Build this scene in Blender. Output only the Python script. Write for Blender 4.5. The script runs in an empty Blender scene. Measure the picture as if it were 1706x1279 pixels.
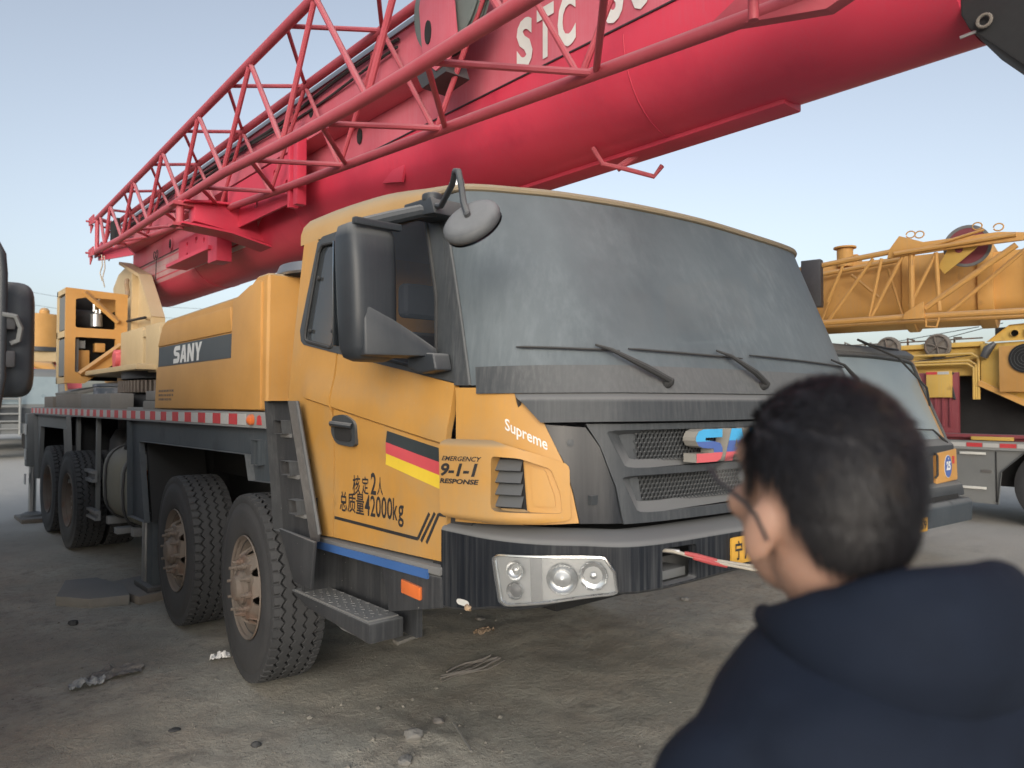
import bpy, bmesh, math, random
from mathutils import Vector, Matrix, noise
from mathutils.geometry import delaunay_2d_cdt
R = math.radians
random.seed(7)
SC = bpy.context.scene
COL = SC.collection

# ------------------------------------------------------------------ camera, light, sky
cam_d = bpy.data.cameras.new('camera'); cam = bpy.data.objects.new('camera', cam_d); COL.objects.link(cam)
cam.location = (-1.8, 0, 1.64)
cam.rotation_euler = (R(90) + math.atan(32.5 / 1230), 0, -R(41.05))
cam_d.sensor_width = 36; cam_d.lens = 1230 / 1706 * 36
cam_d.clip_start = 0.05; cam_d.clip_end = 3000
cam_d.dof.use_dof = True; cam_d.dof.focus_distance = 4.2; cam_d.dof.aperture_fstop = 3.2
SC.camera = cam
SUN_EL, SUN_AZ = 15, 226          # azimuth clockwise from +Y: low hazy sun behind the camera
w = bpy.data.worlds.new('World'); SC.world = w; w.use_nodes = True
nt = w.node_tree; bg = nt.nodes['Background']
sky = nt.nodes.new('ShaderNodeTexSky'); sky.sky_type = 'NISHITA'; sky.sun_disc = False
sky.sun_elevation = R(SUN_EL); sky.sun_rotation = R(SUN_AZ)
sky.air_density = 1.0; sky.dust_density = 3.0; sky.ozone_density = 2.0
hs_ = nt.nodes.new('ShaderNodeHueSaturation'); hs_.inputs['Saturation'].default_value = .52; hs_.inputs['Value'].default_value = .88; nt.links.new(sky.outputs[0], hs_.inputs['Color'])   # hazy winter air, paler than a clear sky
nt.links.new(hs_.outputs[0], bg.inputs[0]); bg.inputs[1].default_value = 0.15
sd = bpy.data.lights.new('sun', 'SUN'); so = bpy.data.objects.new('sun', sd); COL.objects.link(so)
sd.energy = 0.5; sd.angle = R(40); sd.color = (1, .95, .90)
sv = Vector((math.sin(R(SUN_AZ)) * math.cos(R(SUN_EL)), math.cos(R(SUN_AZ)) * math.cos(R(SUN_EL)), math.sin(R(SUN_EL))))
so.rotation_euler = sv.to_track_quat('Z', 'Y').to_euler(); so.location = sv * 60
SC.view_settings.view_transform = 'Standard'; SC.view_settings.look = 'None'
SC.view_settings.exposure = 0.80; SC.view_settings.gamma = 1
SC.cycles.use_denoising = True
SC.cycles.max_bounces = 6

# ------------------------------------------------------------------ materials
DUST = (.195, .20, .20)
def mat(name, col, rough=.5, metal=0, dust=.25, up=.55, streak=.0, dcol=DUST, bump=.15, scale=3, var=.12, alpha=1, spec=.5, coat=0, emis=None, chip=0, spot=None, fine=.8, sz=(70, 1.3)):
    m = bpy.data.materials.new(name); m.use_nodes = True; t = m.node_tree; N = t.nodes; L = t.links
    p = N['Principled BSDF']
    def nd(k, **kw):
        n = N.new(k)
        for a, b in kw.items(): setattr(n, a, b)
        return n
    def math_(op, a, b=None, clamp=False):
        n = nd('ShaderNodeMath', operation=op, use_clamp=clamp)
        for i, v in enumerate((a, b)):
            if v is None: continue
            if isinstance(v, (int, float)): n.inputs[i].default_value = v
            else: L.new(v, n.inputs[i])
        return n.outputs[0]
    def mix(f, a, b):
        n = nd('ShaderNodeMix', data_type='RGBA')
        if isinstance(f, (int, float)): n.inputs[0].default_value = f
        else: L.new(f, n.inputs[0])
        for i, v in ((6, a), (7, b)):
            if isinstance(v, tuple): n.inputs[i].default_value = (*v[:3], 1)
            else: L.new(v, n.inputs[i])
        return n.outputs[2]
    tc = nd('ShaderNodeTexCoord'); O = tc.outputs['Object']
    def noi(sc, det=4, vec=O, rgh=.6):
        n = nd('ShaderNodeTexNoise'); n.inputs['Scale'].default_value = sc; n.inputs['Detail'].default_value = det
        n.inputs['Roughness'].default_value = rgh; L.new(vec, n.inputs['Vector']); return n.outputs['Fac']
    n1 = noi(scale, 6); n2 = noi(scale * 14, 4)
    v = math_('MULTIPLY', math_('SUBTRACT', n1, .5), var * 2)
    base = mix(math_('ADD', math_('MULTIPLY', math_('SUBTRACT', n1, .5), 2), .5, True), tuple(c * (1 - var) for c in col), tuple(min(1, c * (1 + var)) for c in col))
    g = nd('ShaderNodeNewGeometry'); sx = nd('ShaderNodeSeparateXYZ'); L.new(g.outputs['Normal'], sx.inputs[0])
    upf = math_('MULTIPLY', math_('MULTIPLY', math_('SUBTRACT', sx.outputs['Z'], .12), 1.6, True), up)
    f = math_('ADD', math_('MULTIPLY', n1, dust * 1.2), math_('MULTIPLY', n2, dust * fine))
    f = math_('ADD', f, upf)
    if streak:
        mp = nd('ShaderNodeMapping'); L.new(O, mp.inputs['Vector']); mp.inputs['Scale'].default_value = (sz[0], sz[0], sz[1])
        s1 = noi(1.0, 5, mp.outputs[0], .65)
        s1 = math_('MULTIPLY', math_('SUBTRACT', s1, .43), 3.2, True)
        big = math_('MULTIPLY', math_('SUBTRACT', noi(1.7, 2), .3), 2.2, True)
        f = math_('ADD', f, math_('MULTIPLY', math_('MULTIPLY', s1, big), streak))
    f = math_('MINIMUM', math_('MAXIMUM', f, 0), .93)
    c = mix(f, base, dcol)
    if chip:
        cn = math_('GREATER_THAN', noi(55, 3), .71); cn = math_('MULTIPLY', cn, math_('GREATER_THAN', noi(5, 2), .52))
        c = mix(math_('MULTIPLY', cn, chip), c, (.5, .49, .45))
    if spot:
        cn = math_('MULTIPLY', math_('SUBTRACT', noi(spot[1], 5), spot[2]), 6, True)
        c = mix(math_('MULTIPLY', cn, spot[3]), c, spot[0])
    L.new(c, p.inputs['Base Color'])
    r = math_('ADD', math_('MULTIPLY', f, .85 - rough), rough, True); L.new(r, p.inputs['Roughness'])
    p.inputs['Metallic'].default_value = metal; p.inputs['Specular IOR Level'].default_value = spec
    p.inputs['Alpha'].default_value = alpha; p.inputs['Coat Weight'].default_value = coat
    if emis: p.inputs['Emission Color'].default_value = (*emis[0], 1); p.inputs['Emission Strength'].default_value = emis[1]
    if bump:
        b = nd('ShaderNodeBump'); b.inputs['Strength'].default_value = bump; b.inputs['Distance'].default_value = .004
        L.new(math_('ADD', n2, math_('MULTIPLY', n1, 2)), b.inputs['Height']); L.new(b.outputs[0], p.inputs['Normal'])
    return m
YEL = (.56, .275, .045)
M = {}
M['yellow'] = mat('cab_yellow_paint', YEL, .40, dust=.17, up=.7, streak=.20, chip=.25, bump=.05, dcol=(.30, .24, .16), spot=((.38, .27, .14), 2.0, .50, .5))
M['hood'] = mat('hood_yellow_paint', (.60, .29, .05), .5, dust=.20, up=.75, streak=.2, dcol=(.40, .31, .20), bump=.08)
M['black'] = mat('black_gloss_paint', (.008, .011, .017), .34, dust=.03, up=.85, streak=.40, spec=.3, chip=.0, bump=.05)
M['gloss'] = mat('gloss_black_panel', (.006, .009, .015), .30, dust=.0, up=.5, streak=.22, bump=.0, spec=.35)
M['blackchip'] = mat('scuffed_black_paint', (.014, .016, .021), .35, dust=.12, up=.8, streak=.3, chip=.55, bump=.2)
M['plastic'] = mat('dusty_black_plastic', (.024, .030, .036), .5, dust=.14, up=.8, streak=.16, bump=.15)
M['slat'] = mat('vent_slat_plastic', (.018, .024, .032), .5, dust=.06, up=.5, bump=.05)
M['arch'] = mat('arch_black', (.010, .011, .013), .8, dust=.05, up=.12, bump=.1)
M['cowl'] = mat('dusty_cowl_plastic', (.026, .032, .039), .55, dust=.12, up=.9, streak=.36, bump=.1)
M['grille'] = mat('dusty_grille_plastic', (.033, .039, .046), .6, dust=.20, up=.9, streak=.28, bump=.1)
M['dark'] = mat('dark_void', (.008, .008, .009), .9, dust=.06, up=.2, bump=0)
M['frame'] = mat('chassis_grey_paint', (.030, .045, .060), .5, dust=.14, up=.6, streak=.28, bump=.15, spot=((.012, .014, .018), 5, .55, .5))
M['framegrey'] = mat('chassis_light_grey', (.16, .17, .17), .6, dust=.3, up=.5, streak=.3, bump=.15)
M['red'] = mat('red_boom_paint', (.66, .026, .07), .42, dust=.14, up=.45, streak=.16, dcol=(.40, .17, .21), spot=((.40, .022, .06), 1.6, .54, .5), bump=.04, scale=1.2, var=.1)
M['redpale'] = mat('sheen_red_boom_paint', (.60, .055, .10), .5, dust=.30, up=.3, streak=.25, dcol=(.60, .30, .35), bump=.05, scale=1.1, spot=((.52, .42, .42), .8, .56, .5))  # pink sky sheen painted into the dusty red, plus worn pale spots
M['redwhite'] = mat('primer_showing_red_paint', (.55, .26, .28), .55, dust=.2, up=.2, streak=.1, dcol=(.55, .40, .40), bump=.05, spot=((.58, .54, .53), 1.1, .50, .85))
M['redtube'] = mat('red_jib_paint', (.47, .03, .055), .5, dust=.22, up=.5, dcol=(.46, .25, .27), bump=.1, scale=2)
M['white'] = mat('white_paint', (.72, .72, .68), .5, dust=.15, up=.2, bump=0)
M['tape_red'] = mat('red_reflective_tape', (.62, .03, .04), .4, dust=.16, up=0, bump=0)
M['tape_white'] = mat('white_reflective_tape', (.62, .62, .6), .45, dust=.3, up=0, bump=0)
M['rail'] = mat('deck_edge_paint', (.30, .31, .30), .6, dust=.4, up=.5, bump=.1)
M['tyre'] = mat('tyre_rubber', (.024, .026, .031), .75, dust=.17, up=.12, dcol=(.13, .13, .125), bump=.25, scale=5)
M['rim'] = mat('dusty_wheel_steel', (.12, .085, .065), .7, dust=.45, up=.2, dcol=(.185, .17, .15), bump=.35, scale=6, spot=((.17, .075, .04), 3.5, .55, .75))
M['steel'] = mat('bright_steel', (.5, .5, .5), .35, 1, dust=.2, up=.3, bump=.05)
M['alu'] = mat('aluminium_rail', (.33, .34, .35), .45, .4, dust=.35, up=.5, bump=.1)
M['darksteel'] = mat('dark_steel', (.06, .06, .065), .45, .5, dust=.2, up=.5, bump=.15)
M['tank'] = mat('beige_tank_paint', (.23, .225, .17), .6, dust=.35, up=.5, streak=.2, bump=.15)
M['blue'] = mat('blue_edge_film', (.03, .12, .36), .4, dust=.12, up=.3, bump=.05)
M['ledge'] = mat('dusty_ledge', (.14, .14, .14), .6, dust=.5, up=.5, bump=.1)
M['rubber'] = mat('rubber_seal', (.01, .01, .011), .7, dust=.12, up=.3, bump=0)
M['orange'] = mat('orange_lens', (.75, .16, .02), .2, dust=.12, up=.2, bump=0, coat=.5)
M['redlens'] = mat('red_lens', (.6, .03, .02), .2, dust=.1, up=.2, bump=0)
M['chrome'] = mat('reflector_chrome', (.75, .76, .76), .14, 1, dust=.10, up=.1, bump=0)
M['satin'] = mat('headlight_housing', (.52, .53, .53), .25, .7, dust=.10, up=.1, bump=0)
M['seat'] = mat('seat_fabric', (.03, .035, .05), .85, dust=.1, up=.1)
M['platey'] = mat('licence_plate_yellow', (.80, .42, .03), .5, dust=.15, up=.1, bump=0)
M['ink'] = mat('black_lettering', (.012, .012, .014), .5, dust=.1, up=0, bump=0)
M['sticker_w'] = mat('white_sticker', (.8, .8, .77), .5, dust=.12, up=0, bump=0)
M['fblack'] = mat('flag_black', (.02, .03, .035), .5, dust=.08, up=0, bump=0)
M['fred'] = mat('flag_red', (.66, .07, .09), .5, dust=.12, up=0, bump=0)
M['fgold'] = mat('flag_gold', (.85, .60, .03), .5, dust=.12, up=0, bump=0)
M['band'] = mat('grey_hood_band', (.05, .065, .075), .5, dust=.22, up=.2, streak=.15, bump=0)
M['letterside'] = mat('dusty_letter_sides', (.22, .21, .19), .7, dust=.5, dcol=(.30, .29, .26), bump=0)
M['cyan'] = mat('letter_cyan', (.05, .42, .78), .45, dust=.12, up=0, bump=0)
M['lblue'] = mat('letter_blue', (.05, .12, .42), .45, dust=.18, up=0, bump=0)
M['lred'] = mat('letter_red', (.72, .10, .12), .45, dust=.18, up=0, bump=0)
M['cream'] = mat('cream_yellow_paint', (.56, .40, .19), .55, dust=.3, up=.4, streak=.3, dcol=(.5, .42, .3), bump=.1)
M['ochre'] = mat('orange_yellow_paint', (.58, .28, .05), .55, dust=.2, up=.5, streak=.25, dcol=(.4, .3, .2), bump=.1)
M['ochre2'] = mat('faded_orange_paint', (.68, .35, .075), .6, dust=.12, up=.5, streak=.3, dcol=(.45, .33, .22), bump=.1, spot=((.2, .1, .05), 6, .62, .5))
M['yelC'] = mat('bright_yellow_paint', (.66, .40, .05), .55, dust=.22, up=.5, streak=.35, dcol=(.45, .36, .22), bump=.1, spot=((.2, .1, .04), 4, .6, .5))
M['wine'] = mat('wine_red_paint', (.24, .015, .03), .5, dust=.2, up=.5, bump=.1)
M['wood'] = mat('grey_timber', (.20, .185, .16), .85, dust=.35, up=.3, streak=.2, bump=.6, scale=4)
M['wood2'] = mat('brown_timber', (.17, .14, .11), .85, dust=.3, up=.3, bump=.6, scale=4)
M['mirror'] = mat('mirror_glass', (.5, .55, .58), .06, 1, dust=.1, up=0, bump=0)
M['vinyl'] = mat('mirror_housing_plastic', (.018, .024, .032), .45, dust=.07, up=.85, streak=.10, bump=.12)
M['lipdust'] = mat('tan_dust_paint', (.34, .24, .11), .6, dust=.55, up=.4, dcol=(.28, .25, .21), bump=.1)
M['roofdust'] = mat('dusty_roof_paint', (.52, .29, .08), .55, dust=.30, up=.6, dcol=(.36, .31, .23), bump=.08)
M['disc'] = mat('dusty_disc_plastic', (.05, .055, .06), .5, dust=.25, up=.5, bump=.05, dcol=(.26, .27, .28))
M['grime'] = mat('grime_grey', (.10, .10, .10), .8, dust=.5, up=.4, bump=.4)
M['sheave'] = mat('green_grey_sheave', (.13, .16, .15), .5, dust=.2, up=.3)
M['paper'] = mat('white_tissue', (.75, .75, .74), .8, dust=.08, up=0, bump=.1)
M['straw'] = mat('rag_fibre', (.42, .28, .16), .9, dust=.2, up=.2, bump=.6)
M['cable'] = mat('cream_cable', (.52, .47, .38), .6, dust=.2, up=.2)
M['cablered'] = mat('red_tape_wrap', (.52, .05, .05), .5, dust=.15, up=.1)
def glass(name, tint, alpha, rough=.06, dust=.2, streak=0., dcol=(.30, .30, .29), scale=3, coat=.3):
    return mat(name, tint, rough, 0, fine=.15, sz=(22, .5), dust=dust, up=.2, streak=streak, dcol=dcol, bump=0, alpha=alpha, spec=.8 if coat else .45, coat=coat, scale=scale, var=.06)
M['wind'] = glass('dusty_windscreen_glass', (.030, .042, .052), .97, .38, dust=.62, streak=.38, dcol=(.205, .24, .26), scale=1.1, coat=0)
M['side'] = glass('side_window_glass', (.018, .022, .028), .30, .05, dust=.05)
M['quarter'] = glass('quarter_window_glass', (.05, .06, .07), .62, .06, dust=.10)
M['lens'] = glass('headlight_lens', (.6, .62, .62), .16, .05, dust=.05)
M['windB'] = glass('pale_windscreen_glass', (.20, .26, .28), .97, .12, dust=.35, dcol=(.40, .45, .46))

# ------------------------------------------------------------------ building helpers
OFF = {}
def root_of(o):
    while o.parent: o = o.parent
    return o
def thing(name, label, cat, loc=(0, 0, 0), off=None, rz=0, group=None):
    o = bpy.data.objects.new(name, None); COL.objects.link(o); o.location = loc; o.rotation_euler = (0, 0, rz)
    o.empty_display_size = .2
    o['label'] = label; o['category'] = cat
    if group: o['group'] = group
    OFF[o.name] = Vector(loc if off is None else off)
    return o
class MB:
    def __init__(s): s.v = []; s.f = []
    def add(s, vs, fs):
        b = len(s.v); s.v += [Vector(v) for v in vs]; s.f += [tuple(b + i for i in f) for f in fs]; return s
    def box(s, c, d, rot=None):
        x, y, z = (a / 2 for a in d); c = Vector(c)
        vs = [Vector((i * x, j * y, k * z)) for k in (-1, 1) for j in (-1, 1) for i in (-1, 1)]
        if rot is not None: vs = [rot @ v for v in vs]
        return s.add([c + v for v in vs], [(0, 2, 3, 1), (4, 5, 7, 6), (0, 1, 5, 4), (2, 6, 7, 3), (0, 4, 6, 2), (1, 3, 7, 5)])
    def bx(s, x0, x1, y0, y1, z0, z1): return s.box(((x0 + x1) / 2, (y0 + y1) / 2, (z0 + z1) / 2), (abs(x1 - x0), abs(y1 - y0), abs(z1 - z0)))
    def tube(s, pts, r, n=8, cap=True):
        pts = [Vector(p) for p in pts]; m = len(pts); rs = r if isinstance(r, (list, tuple)) else [r] * m
        up = None; base = len(s.v); vs = []; fs = []
        for i, p in enumerate(pts):
            d = (pts[min(i + 1, m - 1)] - pts[max(i - 1, 0)]).normalized()
            if up is None:
                up = Vector((0, 0, 1)) if abs(d.z) < .9 else Vector((1, 0, 0))
            a = d.cross(up).normalized(); up = a.cross(d).normalized()
            for k in range(n):
                t = 2 * math.pi * k / n; vs.append(p + (a * math.cos(t) + up * math.sin(t)) * rs[i])
        for i in range(m - 1):
            for k in range(n): fs.append((i * n + k, i * n + (k + 1) % n, (i + 1) * n + (k + 1) % n, (i + 1) * n + k))
        if cap: fs += [tuple(range(n))[::-1], tuple((m - 1) * n + k for k in range(n))]
        return s.add(vs, fs)
    def lathe(s, prof, o, ax, n=32):      # prof: (along axis, radius)
        o = Vector(o); ax = Vector(ax).normalized(); h = Vector((0, 0, 1)) if abs(ax.z) < .9 else Vector((1, 0, 0))
        a = ax.cross(h).normalized(); b = a.cross(ax); vs = []; fs = []; m = len(prof)
        for (t, r) in prof:
            for k in range(n):
                q = 2 * math.pi * k / n; vs.append(o + ax * t + (a * math.cos(q) + b * math.sin(q)) * max(r, 1e-4))
        for i in range(m - 1):
            for k in range(n): fs.append((i * n + k, i * n + (k + 1) % n, (i + 1) * n + (k + 1) % n, (i + 1) * n + k))
        return s.add(vs, fs)
    def cyl(s, p0, p1, r, n=16): 
        p0, p1 = Vector(p0), Vector(p1); L = (p1 - p0).length
        return s.lathe([(0, 0), (0, r), (L, r), (L, 0)], p0, p1 - p0, n)
    def prism(s, poly, ax, a, b):         # poly in the two other axes (order of x,y,z), extruded a..b along ax
        def P(u, v, w): return {'x': (w, u, v), 'y': (u, w, v), 'z': (u, v, w)}[ax]
        n = len(poly)
        return s.add([P(u, v, a) for u, v in poly] + [P(u, v, b) for u, v in poly],
                     [tuple(range(n)), tuple(range(2 * n - 1, n - 1, -1))] + [(i, (i + 1) % n, n + (i + 1) % n, n + i) for i in range(n)])
    def build(s, name, m, parent=None, bevel=0, seg=2, sharp=32, smooth=True, fix=True):
        off = OFF[root_of(parent).name] if parent else Vector()
        me = bpy.data.meshes.new(name); me.from_pydata([v - off for v in s.v], [], s.f); me.update()
        if fix or bevel:
            bm = bmesh.new(); bm.from_mesh(me)
            if fix: bmesh.ops.recalc_face_normals(bm, faces=bm.faces)
            if bevel:
                ed = [e for e in bm.edges if e.is_manifold and e.calc_face_angle(0) > R(28)]
                bmesh.ops.bevel(bm, geom=ed, offset=bevel, segments=seg, profile=.6, affect='EDGES', clamp_overlap=True)
            bm.to_mesh(me); bm.free()
        if smooth:
            me.shade_smooth(); me.set_sharp_from_angle(angle=R(sharp))
        me.materials.append(M[m] if isinstance(m, str) else m)
        o = bpy.data.objects.new(name, me); COL.objects.link(o)
        if parent: o.parent = parent
        return o
def solo(mb, name, m, label, cat, group=None, **k):
    vs = mb.v; c = Vector((sum(v.x for v in vs) / len(vs), sum(v.y for v in vs) / len(vs), min(v.z for v in vs)))
    mb.v = [v - c for v in vs]; o = mb.build(name, m, **k); o.location = c
    o['label'] = label; o['category'] = cat
    if group: o['group'] = group
    return o
def pip(x, y, poly):
    r = False; j = len(poly) - 1
    for i in range(len(poly)):
        xi, yi = poly[i]; xj, yj = poly[j]
        if (yi > y) != (yj > y) and x < (xj - xi) * (y - yi) / (yj - yi) + xi: r = not r
        j = i
    return r
def subd(poly, du, dz):
    out = []
    for i in range(len(poly)):
        a, b = poly[i], poly[(i + 1) % len(poly)]
        n = max(1, math.ceil(max(abs(b[0] - a[0]) / du, abs(b[1] - a[1]) / dz)))
        out += [(a[0] + (b[0] - a[0]) * k / n, a[1] + (b[1] - a[1]) * k / n) for k in range(n)]
    return out
def rnd(poly, r=.3, n=3):                # soften a polygon's corners
    out = []; m = len(poly)
    for i in range(m):
        p, a, b = poly[i], poly[i - 1], poly[(i + 1) % m]
        A = (p[0] + (a[0] - p[0]) * r, p[1] + (a[1] - p[1]) * r); B = (p[0] + (b[0] - p[0]) * r, p[1] + (b[1] - p[1]) * r)
        for k in range(n + 1):
            t = k / n; out.append(tuple((1 - t) ** 2 * A[q] + 2 * t * (1 - t) * p[q] + t * t * B[q] for q in (0, 1)))
    return out
def fnorm(fn, a, b, e=.004):
    p = Vector(fn(a, b)); n = (Vector(fn(a + e, b)) - p).cross(Vector(fn(a, b + e)) - p)
    return n.normalized() if n.length > 1e-12 else Vector((0, 0, 1))
def patch(mb, poly, fn, thick=.02, holes=(), du=.25, dz=.05, off=0., sign=1, rim=True, lines=()):
    loops = [subd(poly, du, dz)] + [subd(h, du, dz) for h in holes]
    pts = []; edges = []
    for lp in loops:
        b = len(pts); pts += lp; edges += [(b + i, b + (i + 1) % len(lp)) for i in range(len(lp))]
    for ln in lines:
        for a, b in zip(ln, ln[1:]):
            nn = max(1, math.ceil(abs(b[0] - a[0]) / du)); b0 = len(pts)
            pts += [(a[0] + (b[0] - a[0]) * k / nn, a[1] + (b[1] - a[1]) * k / nn) for k in range(nn + 1)]; edges += [(b0 + k, b0 + k + 1) for k in range(nn)]
    x0, x1 = min(p[0] for p in poly), max(p[0] for p in poly); y0, y1 = min(p[1] for p in poly), max(p[1] for p in poly)
    nx, ny = int((x1 - x0) / du) + 1, int((y1 - y0) / dz) + 1
    for i in range(1, nx + 1):
        for j in range(1, ny + 1):
            x = x0 + (x1 - x0) * i / (nx + 1); y = y0 + (y1 - y0) * j / (ny + 1)
            if pip(x, y, poly) and not any(pip(x, y, h) for h in holes): pts.append((x, y))
    vs, es, fs, *_ = delaunay_2d_cdt([Vector((p[0] / du, p[1] / dz)) for p in pts], edges, [], 0, 1e-5)
    vs = [(v[0] * du, v[1] * dz) for v in vs]
    tri = []
    for f in fs:
        cx = sum(vs[i][0] for i in f) / len(f); cy = sum(vs[i][1] for i in f) / len(f)
        if pip(cx, cy, poly) and not any(pip(cx, cy, h) for h in holes): tri.append(tuple(f))
    used = {}
    P3 = []
    for v in vs:
        n = fnorm(fn, v[0], v[1]) * sign; p = Vector(fn(v[0], v[1])); P3.append((p + n * off, n))
    cnt = {}
    for f in tri:
        for i in range(len(f)):
            e = (f[i], f[(i + 1) % len(f)]); k = tuple(sorted(e)); cnt.setdefault(k, []).append(e)
    nv = len(vs); allv = [p for p, n in P3] + [p - n * thick for p, n in P3]; faces = list(tri)
    if rim and thick:
        for k, e in cnt.items():
            if len(e) == 1: a, b = e[0]; faces.append((b, a, a + nv, b + nv))
    keep = sorted({i for f in faces for i in f}); mp = {o: i for i, o in enumerate(keep)}
    return mb.add([allv[i] for i in keep], [tuple(mp[i] for i in f) for f in faces])
_tc = bpy.data.curves.new('lettering', 'FONT'); _to = bpy.data.objects.new('lettering', _tc)
def glyphs(body, bold=0., shear=0., space=1., res=3):
    _tc.body = body; _tc.offset = bold; _tc.shear = shear; _tc.space_character = space; _tc.resolution_u = res
    COL.objects.link(_to); bpy.context.view_layer.update()
    dg = bpy.context.evaluated_depsgraph_get(); me = bpy.data.meshes.new_from_object(_to.evaluated_get(dg))
    vs = [(v.co.x, v.co.y) for v in me.vertices]; fs = [tuple(p.vertices) for p in me.polygons]
    bpy.data.meshes.remove(me); COL.objects.unlink(_to)
    x0, x1 = min(v[0] for v in vs), max(v[0] for v in vs); y0, y1 = min(v[1] for v in vs), max(v[1] for v in vs)
    return [((v[0] - x0) / (x1 - x0), (v[1] - y0) / (y1 - y0)) for v in vs], fs
BLK = {'S': ([(1, 1), (.28, 1), (.10, .93), (0, .76), (0, .66), (.10, .50), (.28, .43), (.66, .40), (.66, .27), (.02, .27), (.02, 0), (.76, 0), (.93, .07), (1, .24), (1, .42), (.92, .56), (.72, .62), (.35, .66), (.35, .74), (1, .74)], []),
       'A': ([(0, 0), (.30, 1), (.72, 1), (1, 0), (.68, 0), (.62, .20), (.38, .20), (.32, 0)], [[(.43, .42), (.57, .42), (.50, .70)]]),
       'N': ([(0, 0), (0, 1), (.32, 1), (.68, .48), (.68, 1), (1, 1), (1, 0), (.70, 0), (.32, .54), (.32, 0)], []),
       'Y': ([(0, 1), (.34, 1), (.50, .66), (.66, 1), (1, 1), (.66, .42), (.66, 0), (.34, 0), (.34, .42)], [])}
def block(ch):                            # heavy block capitals
    poly, hs_ = BLK[ch]; b = MB(); patch(b, poly, lambda x, y: (x, y, 0), 0, hs_, .3, .3, rim=False)
    return [(v.x, v.y) for v in b.v], b.f
def text(mb, body, fn, depth=0, **k):     # fn maps the unit box of the lettering into the world
    vs, fs = body if isinstance(body, tuple) else glyphs(body, **k)
    A = [Vector(fn(x, y, 0)) for x, y in vs]
    if not depth: return mb.add(A, fs)
    B = [Vector(fn(x, y, depth)) for x, y in vs]; n = len(vs); cnt = {}
    for f in fs:
        for i in range(len(f)):
            e = (f[i], f[(i + 1) % len(f)]); cnt.setdefault(tuple(sorted(e)), []).append(e)
    ff = [f for f in fs] + [tuple(i + n for i in f) for f in fs]
    ff += [(e[0][0], e[0][1], e[0][1] + n, e[0][0] + n) for e in cnt.values() if len(e) == 1]
    return mb.add(A + B, ff)
def instance(o, parent=None):
    c = o.copy(); COL.objects.link(c); c.parent = parent
    for ch in list(o.children): instance(ch, c)
    return c
def deform_remesh(mb, name, m, parent, voxel=.01, it=6, fac=.6, disp=None):
    ob = mb.build('tmp', m, None, smooth=False, fix=True)
    r = ob.modifiers.new('r', 'REMESH'); r.mode = 'VOXEL'; r.voxel_size = voxel
    s_ = ob.modifiers.new('s', 'SMOOTH'); s_.iterations = it; s_.factor = fac
    dg = bpy.context.evaluated_depsgraph_get(); me = bpy.data.meshes.new_from_object(ob.evaluated_get(dg))
    bpy.data.objects.remove(ob); me.name = name
    off = OFF[root_of(parent).name]
    if disp:
        ns = [v.normal.copy() for v in me.vertices]
        for v, n in zip(me.vertices, ns): v.co = v.co + n * disp(v.co)
    for v in me.vertices: v.co = v.co - off
    me.shade_smooth()
    if not me.materials: me.materials.append(M[m])
    o = bpy.data.objects.new(name, me); COL.objects.link(o); o.parent = parent
    return o

# ------------------------------------------------------------------ the ground
def struct(o, k='structure'): o['kind'] = k; return o
def axis_steps(c, fine, rf, far):
    out = [0.]; st = fine
    while out[-1] < far:
        if out[-1] > rf: st *= 1.16
        out.append(out[-1] + st)
    return [c - a for a in out[:0:-1]] + [c + a for a in out]
WC = [(0.05, 4.375), (0.05, 5.8), (0.1, 9.63), (0.1, 11.08), (2.6, 4.27), (2.6, 5.8), (2.6, 9.63), (2.6, 11.08)]
def gh(x, y):
    d = math.hypot(x + .5, y - 4.5)
    a = max(0, 1 - d / 40)
    h = (noise.noise(Vector((x * .45, y * .45, 1))) * .035 + noise.noise(Vector((x * 1.6, y * 1.6, 5))) * .014 + noise.noise(Vector((x * 5, y * 5, 9))) * .011 + noise.noise(Vector((x * 12, y * 12, 3))) * .005) * a - .012
    h += .05 * math.exp(-((x - .15) / .45) ** 2 - ((y - 3.0) / .35) ** 2) * (1 + .6 * noise.noise(Vector((x * 9, y * 9, 2))))
    wd = min(math.hypot(x - wx, y - wy) for wx, wy in WC)
    k = min(1, wd / .7); h = h * k
    return min(h, .05)
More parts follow.
